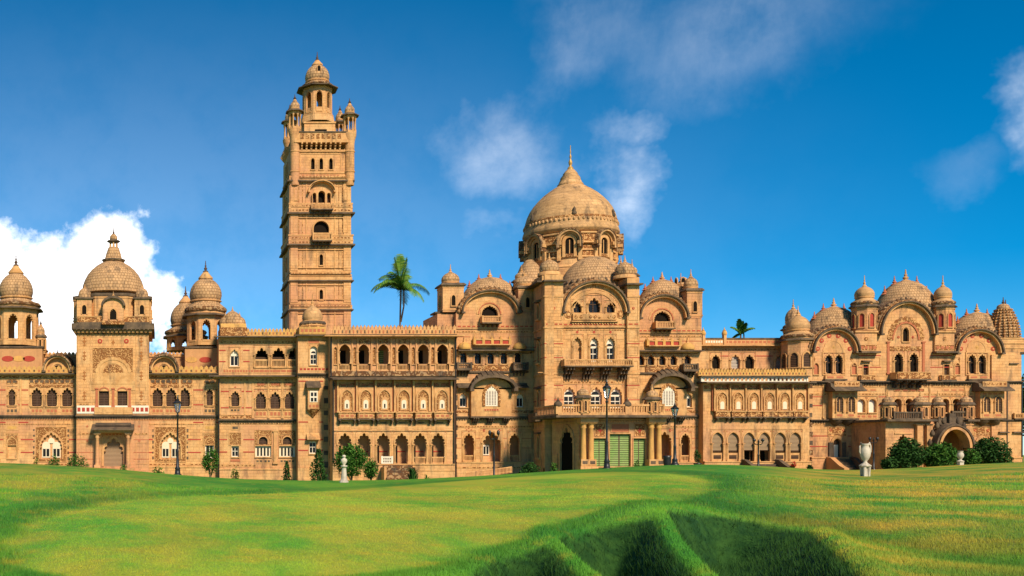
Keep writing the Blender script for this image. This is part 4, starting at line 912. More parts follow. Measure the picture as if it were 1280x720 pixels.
    s.cornice(x0, x1, bot - .2, 3, .35, 'dark_stone')
    for c, w in garch:
        s.win(c, w, 542, 577, 'cusp', 'open', 'arch_opening', mould=1.6, cols=True, balu=(569, 576.8), depth=.4, sill=False)
        for dx, dy in ((-3, 0), (0, -2), (3, 0), (0, 1.6), (-4.2, -2.8), (4.2, -2.8)): s.diamond(c + dx, 537.4 + dy, 1.0, 1.0, 'red')
        s.mb.box(s.X(c - w), s.X(c + w), s.Y + 1.9, s.Y + 2.1, s.Z(577), s.Z(545), 'plaster')
    c, w = garch_w
    s.win(c, w, 540, 577, 'cusp', 'open', 'arch_opening', mould=2.2, cols=True, depth=.4, sill=False); s.mb.box(s.X(c - 6), s.X(c + 2), s.Y + 1.85, s.Y + 2.1, s.Z(569), s.Z(556), 'white')
    for a in (-5, -1.4): s.mb.box(s.X(c + a), s.X(c + a + 2.6), s.Y + 1.83, s.Y + 1.9, s.Z(567.6), s.Z(558), 'glass')
    for dx in (-w * .42, w * .42): s.rosette(c + dx, 538, 1.5)
    s.strip(x0, x1, bandy + 5.4, bandy + 8, 3.6, 'carved', 'trim', .05); s.strip(x0, x1, 532, 534.6, 3.6, 'carved', 'trim', .05); s.bx(x0 + 4, x1 - 4, pb + 9.2, pb + 11, .1, 'sooty')
    s.strip(x0, x1, 583, 586, 6, 'carved', 'trim', .43); s.bx(x0, hb - bayw - 1, spr + 26, spr + 29, .06, 'carved'); s.bx(hb + bayw + 1, x1, spr + 26, spr + 29, .06, 'carved')
    s.bx(x0, x1, 578, BT, .4, 'stone'); s.bx(x0, x1, 577.2, 578.6, .5, 'trim'); s.bands(x0, x1, (548, 560), [(c_ - w_ / 2 - 3, c_ + w_ / 2 + 3) for c_, w_ in garch] + [(c - w / 2 - 3, c + w / 2 + 3)], 'terracotta', .8)
    for c, e, bt, dt, ft, rb, rd, dy in tur:
        chhatri(s, c, bt, e, e - 3.6, dt, ft, rb, rd, dy, n=4, openk=False, re=rb * 1.2, name='turret', lead=False, sq=True, arches=(4.6, 13, bt - 5), flute=12)
        s.bx(c - rb * 1.25, c + rb * 1.25, bt - 1, bt + 1, .5 - dy + rb * s.k * 0 + .4, 'dark_stone', rb * s.k * 2 + 1)
    return s
s = gable_block(147.2, 570, 668, 612, 33, 391, 366, 347, [(563, 358, 389, 340, 330, 13, 11, .6 + 1.5), (655.5, 361, 391, 345, 338, 11.5, 12, 1.6)], (579, 597, 613, 629.5, 647), (439, 455), (592, 636, 424, 431),
                (612, 464, 487, 522), 25, (579, 650), ((586, 13), (643, 13)), (614.5, 23), 'gabled block left of the central dome with an arched bay in its middle', 408, (580, 649), (578, 648))
s.bx(549, 571, 391, 470, -1, 'stone', 9); s.quoins(569, 572, 480, 585, 17)
finish(s)
s = gable_block(147.6, 790, 877, 827.5, 27.5, 398, 372, 350, [(863.5, 364, 396, 346, 336, 9.5, 8.4, 1.5), (851, 361, 366, 352, 341, 5, 7, 4)], (801, 813.5, 827.5, 841.5, 859), (443.5, 456.5), (808, 848, 425.5, 431.5),
                (832, 462, 487, 521), 23, (860,), ((856.5, 11),), (830.5, 17), 'gabled block right of the central dome with a tall lamp before it', 413.5, (859,), (859,))
for px in (876, 878.5): s.mb.tube([(s.X(px), s.Y - .3, .1), (s.X(px), s.Y - .3, s.Z(470))], .11, 'iron')
finish(s)

# ---------------------------------------------------------------- central block with the great dome
s = Sec('central_block', 141.6, 'tall central block with three arched doors to a balcony under the great dome')
cx = 742.5; hw = 38
arc = [(cx + hw * math.cos(t), 391 - (391 - 355) * math.sin(t)) for t in np.linspace(0, PI, 31)]
s.wall([(697, BT), (797, BT), (797, 391)] + arc + [(697, 391)], t=.45)
s.core(692, 797, [(391, BT, 0)], 17)
s.archeave(cx, hw, 391, 355, 3.6, .9); s.gdome(cx - .5, 46, 388, 321, 6.4, 'dome', 0, 'dome', band=(hw, 391, 355)); s.arcring(cx, hw - 3, 391, 361, 1.4, .06, 'trim')
s.arcring(cx, 27, 385, 363.5, 3, .09, 'trim', 5); s.rosette(cx, 358.6, 2.6, 'carved')
for c, w, t, b in ((721.5, 11, 378, 391), (cx, 15.5, 372.5, 391), (763, 11, 379, 391)): s.win(c, w, t, b, 'cusp', 'dark', mould=1.6, depth=.4, cols=True)
for c in (710.5, 775.5): s.rosette(c, 393, 5, 'carved', .08)
s.bx(715, 770, 392.4, 400, .35, 'trim'); [s.rosette(c, 396.4, 2.0, 'carved', .42) for c in (719, 725, 737, 742.5, 748, 760, 766)]
s.cornice(714, 771, 402.5, 2.4, .4, 'trim'); s.strip(679, 797, 404.4, 407.2, 6, 'red', 'trim'); s.cornice(697, 797, 409.5, 2, .2, 'trim', False)
for c in (721.5, 742.5, 763): s.diamond(c, 415, 2, 3, 'red'); s.win(c, 10.5, 421.5, 452, 'cusp', 'stone' if c < 730 else 'whitefan', 'door', depth=.35, mould=2.0, out=.12, cols=True, sill=False)
s.bands(679, 797, (430, 447.5, 482, 500), ((701, 784),), 'red', 1)
s.balcony(699.5, 783.5, 450.5, 459.5, 1.9, None, m='trim', pitch=2.2, name='balcony'); d = s.kids[-1][1]
for c in (708, 732, 754, 776): s.brackets(d, c - 5.5, c + 5.5, 460, 474.5, 1.8, 3, 'dark_stone', 1.7)
s.strip(699, 797, 469, 472, 3, 'terracotta', 'trim', .03); s.cornice(672, 797, 466, 1.8, .2, 'trim', False)
for c in (711.5, 745, 770): s.win(c, 14, 484, 510, 'cusp', 'whitefan', mould=2, out=.12)
for c in (703, 728, 758, 783): s.diamond(c, 487, 2, 2.2, 'terracotta')
s.strip(703, 781, 411.6, 413.4, 3.4, 'carved', 'trim', .05); s.strip(703, 781, 476, 480, 4.4, 'carved', 'trim', .05); s.strip(703, 781, 513, 516, 4.4, 'carved', 'trim', .05)
for a, b in ((703.5, 714), (729.6, 734.6), (750.4, 755), (770.6, 781)): s.frame(a, b, 424, 449, .6, .06)
for a, b in ((680.5, 700.5), (783.5, 795.5)):
    for y0_, y1_ in ((373.5, 401), (412, 427), (433, 445), (451, 464), (471, 480), (485, 498)): s.mb.prism([(s.X(a), s.Z(y1_)), (s.X(b), s.Z(y1_)), (s.X(b), s.Z(y0_)), (s.X(a), s.Z(y0_))], s.Y - .60, s.Y - .5, 'trim', [[(s.X(a + 1), s.Z(y1_ - 1)), (s.X(b - 1), s.Z(y1_ - 1)), (s.X(b - 1), s.Z(y0_ + 1)), (s.X(a + 1), s.Z(y0_ + 1))]])
# corner piers, the left one with its splayed flank
for x0, x1, e, dt, dc in ((679, 702, 353, 325, 686.5), (782, 797, 357, 328, 781)):
    s.bx(x0, x1, e, BT, .55, 'stone', .3)
    for y in (370, 409, 466, 520, 535): s.bx(x0 - .4, x1 + .4, y, y + 2, .64, 'trim', .3)
    for y in (430, 447.5, 482, 500): s.bx(x0, x1, y - .5, y + .5, .575, 'red', .2)
    s.rosette((x0 + x1) / 2, 386, 1.6, 'red', .6); s.strip(x0 + .6, x1 - .6, 404.4, 407.2, 5, 'red', 'trim', .57)
    s.bx(x0 - 3, x1 + 2.4, e - 1.6, e + .4, 1.2, 'dark_stone', 4); s.bx(x0, x1, e - 9, e - 1.6, .5, 'trim', 3.4)
    d = MB(); r = 11.6; k = (s.Y + 1.4) / FOC; X = (dc - PX0) * k; zz = lambda p: ZC - (p - HOR) * k
    d.lathe([(r * 1.2 * k, zz(e - 8)), (r * 1.15 * k, zz(e - 12)), (r * .9 * k, zz(e - 13))], X, s.Y + 1.4, 'trim', 20); d.lathe(onion(r * k, zz(e - 13), zz(dt) - zz(e - 13), 'squat'), X, s.Y + 1.4, 'dome', 24, flute=12, fk=.05); spindle(d, X, s.Y + 1.4, zz(dt + .5), 1.0, .22); s.kid('dome', d)
fl = MB(); a = Vector((s.X(679), s.Y - .55, 0)); b = Vector(((667 - PX0) * 146.9 / FOC, 146.9, 0)); L = (a - b).length; ang_ = math.atan2(a.y - b.y, a.x - b.x)
fl.M = Matrix.Translation(b) @ Matrix.Rotation(ang_, 4, 'Z')
fl.box(0, L, 0, 1.2, 0, s.Z(353.4), 'stone'); fl.box(-.4, L, -1.0, 2.2, s.Z(353.3), s.Z(351.4), 'dark_stone'); fl.box(0, L - .2, -.3, 1.6, s.Z(351.3), s.Z(345), 'trim')
for y in (370, 409, 466, 520, 535): fl.box(-.1, L, -.12, .3, s.Z(y + 2), s.Z(y), 'trim')
for y in (430, 447.5, 482, 500): fl.box(0, L, -.03, .2, s.Z(y + .5), s.Z(y - .5), 'red')
for y0, y1 in ((425, 452), (488, 512), (545, 572), (378, 396)):
    fl.prism(arch(L * .5, s.Z(y1), 1.0, s.Z(y0) - s.Z(y1), 'point'), -.02, .2, 'wood'); fl.prism(uring(L * .5, s.Z(y1), 1.0, s.Z(y0) - s.Z(y1), .22, 'point'), -.18, .05, 'trim'); fl.box(L * .5 - .9, L * .5 + .9, -.5, .1, s.Z(y0 - 5), s.Z(y0 - 3), 'dark_stone'); fl.box(L * .5 - .9, L * .5 + .9, -.35, .1, s.Z(y1 + 2.4), s.Z(y1), 'trim')
fl.box(L * .15, L * .85, -1.0, .1, s.Z(527), s.Z(516), 'dark_stone'); fl.M = None
s.kid('side_wall', fl)
s.bx(679, 797, 585, BT, .7, 'stone')
finish(s)

s = Sec('great_dome', 158, 'largest dome with a spire above the centre of the palace')
DX, DYc = 713, 158; k = DYc / FOC; X = (DX - PX0) * k; zz = lambda p: ZC - (p - HOR) * k
s.mb.lathe([(58 * k, zz(410)), (58 * k, zz(345)), (54 * k, zz(340)), (53 * k, zz(333)), (52 * k, zz(330)), (50 * k, zz(329)), (50 * k, zz(297)), (55 * k, zz(294))], X, DYc, 'stone', 48, smooth=False)
s.mb.lathe([(53 * k, zz(299)), (56.5 * k, zz(296)), (57 * k, zz(294.5)), (56 * k, zz(291)), (55 * k, zz(288)), (54.5 * k, zz(284))], X, DYc, 'dome_plain', 48)
for y, r in ((330, 53.0), (342, 56)): s.mb.lathe([(r * k, zz(y + 2)), ((r + 1.5) * k, zz(y + 1)), ((r + 1.5) * k, zz(y)), (r * k, zz(y - 1))], X, DYc, 'trim', 48)
d = MB(); R_ = 54 * k; z0 = zz(286); h = zz(231) - z0
d.lathe([(R_ * a, z0 + h * b) for a, b in [(1.0, 0), (1.005, .06), (.99, .16), (.955, .28), (.90, .40), (.82, .52), (.715, .64), (.60, .75), (.48, .84), (.36, .92), (.27, .97), (.22, 1.0)]], X, DYc, 'dome_plain', 64)
d.lathe([(R_ * 1.0, z0 + h * .06), (R_ * 1.015, z0 + h * .09), (R_ * 1.0, z0 + h * .12)], X, DYc, 'carved', 64)
for i in range(64):
    a = 2 * PI * i / 64; d.lathe([(.18, z0 + .05), (.2, z0 + .25), (.06, z0 + .48)], X + R_ * 1.012 * math.cos(a), DYc + R_ * 1.012 * math.sin(a), 'dome_plain', 6, smooth=False)
for i in range(6):
    a = -PI / 2 + (i + .72) * PI / 3; x, y = X + R_ * .985 * math.cos(a), DYc + R_ * .985 * math.sin(a); d.lathe([(.3, z0 + h * .12), (.38, z0 + h * .15), (.2, z0 + h * .2), (.26, z0 + h * .23), (.05, z0 + h * .29)], x, y, 'dark_stone', 8)
s.kid('dome', d)
d = MB()
d.lathe([(14.5 * k, zz(233)), (15.6 * k, zz(231.4)), (14 * k, zz(230)), (11.5 * k, zz(224)), (11.8 * k, zz(223)), (8.5 * k, zz(218.5)), (8.7 * k, zz(217.6)), (5.5 * k, zz(213.5)), (2.6 * k, zz(211))], X, DYc, 'dome_plain', 24, flute=12, fk=.05)
spindle(d, X, DYc, zz(212.6), 31 * k, .30, 'gilt'); s.kid('spire', d)
for i in range(8):                                        # arched lights of the drum under curved hoods
    a = -PI / 2 + (i + .5) * PI / 4
    d = MB(); d.M = Matrix.Translation((X, DYc, 0)) @ Matrix.Rotation(a + PI / 2, 4, 'Z') @ Matrix.Translation((0, -50 * k, 0)); w = 9.4 * k; kf = (DYc - 50 * k) / FOC; zf = lambda p: ZC - (p - HOR) * kf; zb, zt = zf(321), zf(297)
    d.prism(arch(0, zb, w, zt - zb, 'round'), -.35, .4, 'void'); d.prism(uring(0, zb, w, zt - zb, .42, 'round'), -.6, .4, 'trim')
    for ww, up, th, yo, mm in ((2.25, .55, .26, -.8, 'trim'), (2.75, .85, .30, -1.2, 'dome_plain'), (3.3, 1.12, .13, -1.3, 'sooty')): d.prism(uring(0, zt + up - ww * .84, ww, ww * .84, th, 'round'), yo, .5, mm)
    d.box(-w * .5, w * .5, -.62, .4, zb, zb + .45, 'carved'); d.box(-.06, .06, -.42, .4, zb, zt - .3, 'trim')
    for sx in (-1, 1):
        d.box(sx * 1.45 - .28, sx * 1.45 + .28, -.5, .6, zf(325), zf(306), 'trim'); d.box(sx * 1.5 - .42, sx * 1.5 + .42, -1.15, .6, zf(306), zf(302), 'trim')
    d.M = None; s.kid('drum_window', d)
    a += PI / 8; d = MB(); d.M = Matrix.Translation((X, DYc, 0)) @ Matrix.Rotation(a + PI / 2, 4, 'Z') @ Matrix.Translation((0, -50 * k, 0))
    d.box(-1.0, 1.0, -.6, .5, zf(302), zf(292), 'carved'); d.box(-1.15, 1.15, -.75, .5, zf(292), zf(290), 'trim'); d.box(-1.1, 1.1, -.7, .5, zf(304), zf(302), 'trim'); d.box(-.7, .7, -.3, .5, zf(326), zf(307), 'carved'); d.box(-.85, .85, -.45, .5, zf(313), zf(311), 'trim'); d.M = None; s.kid('carved_panel', d)
# hooded domes hugging the drum
for px, hw_, base, top, dy in ((662, 20, 372, 325, -3), (768, 19, 372, 330, -2)):
    d = MB(); kk = (DYc + dy) / FOC; x = (px - PX0) * kk; q = lambda p: ZC - (p - HOR) * kk
    d.lathe([(hw_ * kk, q(base + 20)), (hw_ * kk, q(base)), (hw_ * 1.08 * kk, q(base - 2)), (hw_ * .98 * kk, q(base - 12)), (hw_ * .82 * kk, q(base - 25)), (hw_ * .55 * kk, q(top + 8)), (hw_ * .2 * kk, q(top))], x, DYc + dy, 'dome', 28, flute=14, fk=.04); s.kid('dome', d)
for px, e, dt, rd, dy in ((776, 352, 329, 8, 2), (652, 352, 340, 8, -8), (790, 345, 333, 6, 4)): chhatri(s, px, e + 14, e, e - 4, dt, dt - 9, rd * 1.1, rd, dy, n=8, openk=False, name='turret', lead=False, flute=10)
finish(s)

# ---------------------------------------------------------------- entrance porch
s = Sec('entrance_porch', 134, 'carriage porch with a balustraded terrace and green louvred screens in front of the central block')
s.rect(724, 824, 522, 607); yb = 141.4 - 134
s.core(724, 824, [(522, 528, 0), (528, 607, 3.4)], 7.2, 'plaster')
g = ((750, 16, 548), (775, 26, 542.5), (799.5, 15.5, 548))
for c, w, t in g: s.win(c, w, t, 583, 'rect', 'louvre', 'shutter', depth=.3, mould=.9, sill=True)
for c in (750, 799.5): s.panel(c - 6, c + 6, 530, 545, 'carved'); s.diamond(c, 538, 3.4, 3.4, 'red')
s.panel(764, 786, 530, 540, 'terracotta')
for c in (727, 736.5, 811.5, 821):
    d = MB(); s.column(d, c, 527, 583, 3.4, -.55, 'ochre', 16); s.kid('column', d); s.strip(c - 4.6, c + 4.6, 574, 582, 9, 'dark_stone', 'trim', 1.1)
for a, b in ((721, 743), (806, 827)): s.bx(a, b, 520.5, 528.4, 1.25, 'trim', .1); s.bx(a, b, 583, 607, 1.25, 'stone', .1)
s.mb.box(s.X(688), s.X(829), s.Y - 2.0, s.Y + 7.2, s.Z(522.4), s.Z(519.6), 'dark_stone'); s.mb.box(s.X(692), s.X(826), s.Y - 1.5, s.Y + 7.2, s.Z(519.6), s.Z(517.4), 'trim'); s.cornice(724, 824, 525, 2.4, .3, 'trim')
# splayed left side with the tall dark arch
a = Vector((s.X(724), s.Y, 0)); b = Vector(((690 - PX0) * 140.4 / FOC, 140.4, 0)); L = (a - b).length
fl = MB(); fl.M = Matrix.Translation(b) @ Matrix.Rotation(math.atan2(a.y - b.y, a.x - b.x), 4, 'Z')
ah = arch(L * .56, s.Z(607) + .02, 3.0, s.Z(534) - s.Z(607), 'cusp')
fl.prism([(0, s.Z(607)), (L, s.Z(607)), (L, s.Z(522)), (0, s.Z(522))], 0, .16, 'stone', [ah]); fl.prism(uring(L * .56, s.Z(607) + .02, 3.0, s.Z(534) - s.Z(607), .35, 'cusp'), -.12, .02, 'trim')
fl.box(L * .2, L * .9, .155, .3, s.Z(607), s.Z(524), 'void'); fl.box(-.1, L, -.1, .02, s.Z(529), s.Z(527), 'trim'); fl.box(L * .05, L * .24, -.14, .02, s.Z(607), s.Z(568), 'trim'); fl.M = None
s.kid('side_arch', fl, 'shaded splayed side with a tall dark arch')
d = MB(); s.balus(d, 694, 823, 506, 517.6, -1.3, 'trim', 3.2, .22); d.M = Matrix.Translation((s.X(694), s.Y - 1.3, 0)) @ Matrix.Rotation(PI / 2, 4, 'Z')
for i in range(14): d.box(.2 + i * .55, .45 + i * .55, -.08, .08, s.Z(517.6), s.Z(508), 'trim')
d.box(0, 8.4, -.16, .16, s.Z(508), s.Z(506), 'trim'); d.M = None; s.kid('balustrade', d)
for c, e in ((728.5, 497), (815, 499)): chhatri(s, c, 517, e, e - 3, e - 11, e - 19, 7.6, 7.2, -.9, n=8, openk=False, re=10.6, name='kiosk', lead=False, kind='squat', flute=12, dm='dome', win_m='wood')
for c in (697.5, 784): 
    d = MB(); k = (s.Y - 1.2) / FOC; X = (c - PX0) * k; q = lambda p: ZC - (p - HOR) * k
    d.box(X - .38, X + .38, s.Y - 1.55, s.Y - .85, q(517.6), q(508), 'trim'); d.lathe(onion(.5, q(508), .75, 'bulb'), X, s.Y - 1.2, 'dark_stone', 14, flute=8, fk=.05); spindle(d, X, s.Y - 1.2, q(508) + .7, .5, .13, 'dark_stone'); s.kid('finial', d)
finish(s)

# ---------------------------------------------------------------- arcade wing to the right
s = Sec('terrace_wing', 152.6, 'set back upper storey behind the terrace parapet right of the centre')
s.rect(872, 986, 431, 480); s.core(872, 986, [(431, 480, 0)], 10)
for c, w in ((894.5, 11), (919, 12), (936.5, 12), (975, 13)): s.win(c, w, 443.5, 461, 'cusp', 'greyblind' if c in (919, 975) else 'void', mould=1.6, depth=.35, cols=True)
for a, b in ((900, 912), (943, 966)): s.band(a, b, 445, 1.2, 'red')
s.strip(873, 986, 435.4, 438.4, 4, 'carved', 'trim', .05); s.strip(873, 986, 463, 466, 4, 'carved', 'trim', .05)
s.eave(872, 986, 432.5, .9, 1.6, 'trim'); s.bx(872, 980, 424, 431, .1, 'trim', .3); s.bx(872, 980, 422.4, 424.2, .2, 'dark_stone', .35); s.strip(881, 903, 424.6, 430, 3, 'white', 'trim', .13); s.strip(905, 979, 425, 430, 5, 'terracotta', 'trim', .13)
for c in (879, 905.5): d = MB(); s.bx(c - 1.6, c + 1.6, 419, 432, .25, 'trim', .3, mb=d); d.lathe(onion(.36, s.Z(419), .8, 'bulb'), s.X(c), s.Y, 'ochre', 12); spindle(d, s.X(c), s.Y, s.Z(413.4), .5, .1, 'ochre'); s.kid('finial', d)
finish(s)

s = Sec('arcade_block', 146.2, 'two storey front of six latticed oriels over six arches hung with tan blinds')
s.rect(879, 1012, 478, BT); s.core(879, 1012, [(478, 538, 0), (538, 577, 1.8), (577, BT, 0)], 7, 'plaster')
lows = (901, 921, 940.5, 960, 979, 998); arcs = (897, 916.5, 936, 955.5, 975, 994)
for c in lows:
    d = MB(); s.bx(c - 8, c + 8, 487, 518, .3, 'trim', mb=d)
    d.prism(uring(s.X(c), s.Z(513), 11.5 * s.k, 22 * s.k, 1.6 * s.k, 'point'), s.Y - .44, s.Y - .25, 'trim'); d.prism(arch(s.X(c), s.Z(513), 11.5 * s.k, 22 * s.k, 'point'), s.Y - .32, s.Y, 'finecarved'); d.prism(arch(s.X(c), s.Z(512), 8 * s.k, 15.5 * s.k, 'cusp'), s.Y - .38, s.Y - .3, 'trim')
    d.prism(arch(s.X(c), s.Z(511.5), 5 * s.k, 9.5 * s.k, 'round'), s.Y - .41, s.Y - .3, 'cream'); s.bx(c - 9, c + 9, 514.5, 521.5, .6, 'carved', mb=d); s.bx(c - 9.4, c + 9.4, 513.6, 515, .7, 'trim', mb=d); s.bx(c - 9.4, c + 9.4, 521, 522.6, .74, 'dark_stone', mb=d)
    for sx in (-7, 7): s.brackets(d, c + sx - 1.4, c + sx + 1.4, 522.6, 527.6, .8, 1, 'dark_stone', 1.7)
    s.kid('oriel', d)
for i in range(7): s.pilaster(891 + i * 19.5, 1.4, 481, 514, 'trim', .55); s.pilaster(889.6 + i * 19.5, 1.0, 481, 514, 'terracotta', .28)
s.strip(880, 1011, 482, 486, 7, 'terracotta', 'carved', .08)
for i, c in enumerate(arcs):
    s.win(c, 14, 540.5, 577, 'point', 'open', 'arch_opening', mould=1.5, sill=False, depth=.4, cols=True)
    d = MB(); b = 564 if i not in (2, 3) else 563
    d.box(s.X(c - 7.3), s.X(c + 7.3), s.Y + .25, s.Y + .3, s.Z(b), s.Z(540), 'blind'); d.tube([(s.X(c - 7.2), s.Y + .27, s.Z(b)), (s.X(c + 7.2), s.Y + .27, s.Z(b))], .09, 'wood'); s.kid('blind', d)
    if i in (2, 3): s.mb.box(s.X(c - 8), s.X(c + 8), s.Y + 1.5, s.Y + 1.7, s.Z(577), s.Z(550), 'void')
    else: d = MB(); s.bx(c - 6.9, c + 6.9, 566, 577, -.1, 'trim', .35, mb=d); d.box(s.X(c - 4.6), s.X(c + 4.6), s.Y + .06, s.Y + .2, s.Z(573.6), s.Z(569), 'wood'); s.kid('parapet_panel', d)
s.bx(879, 1012, 577, BT, .35, 'stone'); s.bx(879, 1012, 576.6, 578, .45, 'trim')
for i in range(6): s.mb.box(s.X(930), s.X(972), s.Y - .5 - .4 * (i + 1), s.Y - .3, s.Z(BT), s.Z(580 + i * 3), 'dark_stone')
for x in (925, 967):
    d = MB(); pr = [(s.Y - .3, s.Z(574)), (s.Y - 1.2, s.Z(575)), (s.Y - 2, s.Z(578.5)), (s.Y - 3.2, s.Z(583)), (s.Y - 4.4, s.Z(585)), (s.Y - 4.4, s.Z(BT)), (s.Y - .3, s.Z(BT))]
    d.xprism(pr, s.X(x), s.X(x + 5), 'dark_stone'); s.kid('stair_wall', d)
s.mb.xprism([(s.Y + 7, s.Z(474)), (s.Y - 1.4, s.Z(478.2)), (s.Y - 1.4, s.Z(479.8)), (s.Y + .1, s.Z(479)), (s.Y + 7, s.Z(478))], s.X(877), s.X(1013), 'dark_stone')
s.parapet(876, 1012, 460, 469.5, 3.9, 'ochre', .6); s.bx(876, 1012, 469.6, 471, .2, 'dark_stone', 1); s.balus(s.mb, 878, 1010, 471.4, 477, .3, 'white', 5, .2)
s.quoins(1012, 1016, 480, 580, 17)
chhatri(s, 997.5, 462, 426, 414, 394, 382, 17, 13.2, 4.2, n=8, openk=False, name='turret', body_bot=480, win_m='wood', dm='dome_plain', arches=(8.5, 18, 460), re=20, lead=False)
chhatri(s, 991.5, 426, 412, 404, 385, 374, 10, 9, 10, n=8, openk=False, name='turret', lead=False, flute=10)
finish(s)

# ---------------------------------------------------------------- east wing with three gables
s = Sec('east_wing', 148.6, 'three storey wing with three round gables and pairs of arched doors at the right')
x0, x1 = 1012, 1275
G = ((1042, 26, 440, 413, 384, 0), (1132, 32, 418, 380, 351, 1), (1221, 26, 442, 415, 391, 2))
def ar(c, hw, sp, tp): return [(c + hw * math.cos(t), sp - (sp - tp) * math.sin(t)) for t in np.linspace(0, PI, 25)]
s.wall([(x0, BT), (x1, BT), (x1, 440)] + ar(1221, 27, 440, 415) + [(1190, 440), (1190, 418)] + ar(1132, 32.5, 418, 380) + [(1070, 418), (1070, 440)] + ar(1042, 26.5, 440, 413) + [(x0, 440)], t=.45)
s.core(x0, x1, [(441, 496, 0), (496, 517, 1.2), (517, BT, 0)], 13, 'stone')
for c, hw, sp, tp, dt, i in G:
    s.archeave(c, hw, sp, tp, 3.4, .9)
    s.gdome(c, hw * (1.24 if i == 1 else 1.4), sp + 2, dt, 5.0, spikes=5, spikeh=9 if i != 1 else 11, band=(hw, sp, tp))
    if i == 1:
        s.arcring(c, 22, 425, 397, 5, .08, 'carved', 11); s.arcring(c, 16.5, 425, 403, 1.2, .12, 'terracotta', 9); s.win(c, 7.4, 409, 427, 'cusp', 'void', mould=1.4)
        for dx in (-9, 9): s.rosette(c + dx, 421.5, 1.6)
        s.bx(c - 20, c + 20, 433, 438.4, .08, 'carved'); s.pilaster(c - 22, 3, 427, 468, 'terracotta', .1); s.pilaster(c + 22, 3, 427, 468, 'terracotta', .1)
        for dx in (-9, 10): s.win(c + dx, 11, 441, 468, 'cusp', 'void', 'door', mould=1.6, cols=True, sill=False, depth=.4)
        s.balcony(c - 20, c + 21, 466, 475.5, 1.6, None, pitch=2, solid=True); d = s.kids[-1][1]
        for q in range(4): s.brackets(d, c - 18 + q * 10, c - 12 + q * 10, 476, 485, 1.5, 2, 'dark_stone', 1.8)
    else:
        n = 6
        for j in range(n):
            t = PI * (.06 + .88 * j / (n - 1)); s.rosette(c + 20.5 * math.cos(t), 440 - 21 * math.sin(t), 2.7)
        s.arcring(c, 13, 440, 424.5, 2.4, .08, 'trim', 7); s.mb.prism(s.ell(c, 10.6, 440, 426), s.Y - .04, s.Y + .02, 'trim'); s.rosette(c, 434, 2, 'ochre', .06)
        for dx in (-6.2, 6.2): s.win(c + dx, 9.6, 443, 467, 'cusp', 'dark', 'door', mould=1.2, cols=True, sill=False, depth=.4)
        s.frame(c - 14.5, c + 14.5, 440, 469, 1.2, .12); s.strip(c - 12, c + 12, 469.5, 474, 12, 'terracotta', 'trim', .35); s.bx(c - 14, c + 14, 474, 476, .6, 'dark_stone')
        for dx in (-24.5, 25.5):
            if c + dx < 1025 and i == 0: dx = -22
            s.win(c + dx, 6, 454, 468, 'point', 'terracotta', mould=1.1, depth=.12)
for y in (444.5, 459): s.bands(x0, x1, (y,), [(c - 31, c + 31) for c, *_ in G], 'red', 1.1)
s.cornice(x0, x1, 477.8, 3, .6, 'dark_stone')
s.strip(1066, 1096, 486, 489, 8, 'terracotta', 'trim'); s.strip(1117, 1155, 486, 489.5, 9, 'terracotta', 'carved'); s.strip(1178, 1206, 486, 489, 8, 'terracotta', 'trim')
def oriel(c, w, wins):
    d = MB(); s.bx(c - w, c + w, 490, 524, 1.0, 'trim', mb=d)
    d.xprism([(s.Y + .02, s.Z(476.5)), (s.Y - 1.3, s.Z(480)), (s.Y - 1.4, s.Z(484)), (s.Y - 2.3, s.Z(488.6)), (s.Y - 2.3, s.Z(490)), (s.Y + .02, s.Z(489.5))], s.X(c - w - 4), s.X(c + w + 4), 'dark_stone'); s.strip(c - w, c + w, 477.5, 484, 5, 'carved', 'trim', 1.45); s.strip(c - w + 2, c + w - 2, 491, 494.6, 6, 'terracotta', 'trim', 1.03)
    for q in wins:
        d.prism(arch(s.X(q), s.Z(515), 8 * s.k, 19 * s.k, 'cusp'), s.Y - 1.03, s.Y - .95, 'wood'); d.prism(uring(s.X(q), s.Z(515), 8 * s.k, 19 * s.k, 1.2 * s.k, 'point'), s.Y - 1.16, s.Y - .96, 'trim'); d.box(s.X(q) - .05, s.X(q) + .05, s.Y - 1.06, s.Y - 1, s.Z(515), s.Z(500), 'trim')
        s.strip(q - 5, q + 5, 517, 522, 10, 'terracotta', 'trim', 1.04)
        for sx in (-1, 1): s.column(d, q + sx * 4.6, 502, 516, .7, -1.1, 'trim', 8)
    s.bx(c - w - 1, c + w + 1, 523, 525, 1.2, 'dark_stone', mb=d)
    for q in wins: d.lathe([(.15, s.Z(532.5)), (.5, s.Z(530.5)), (.95, s.Z(527)), (1.1, s.Z(524.6))], s.X(q), s.Y - .1, 'dark_stone', 12)
    s.kid('oriel', d, 'projecting window with a dark canopy')
oriel(1050.5, 15.5, (1043.5, 1058)); oriel(1233.5, 15, (1226, 1240.5))
for c in (1076, 1090): s.win(c, 9.6, 499, 515.5, 'round', 'white_plain', mould=1.6, out=.14); s.strip(c - 6.4, c + 6.4, 518, 523, 6, 'terracotta', 'trim')
for c in (1122, 1136, 1181.5, 1195): s.win(c, 9, 498.5, 515.5, 'round', 'open', 'arch_opening', mould=1.5, cols=True, depth=.4, sill=False); s.mb.box(s.X(c - 5), s.X(c + 5), s.Y + 1.1, s.Y + 1.3, s.Z(515), s.Z(499), 'void')
s.win(1254, 4, 498, 514, 'point', 'wood', mould=1); s.bands(x0, x1, (496, 507), [(1030, 1098), (1114, 1146), (1173, 1203), (1216, 1250)], 'red', 1.1)
s.cornice(x0, x1, 525.6, 2.4, .5, 'dark_stone'); s.bands(x0, x1, (545, 558), [(1034, 1060), (1068, 1104), (1110, 1212), (1214, 1238)], 'red', 1.1)
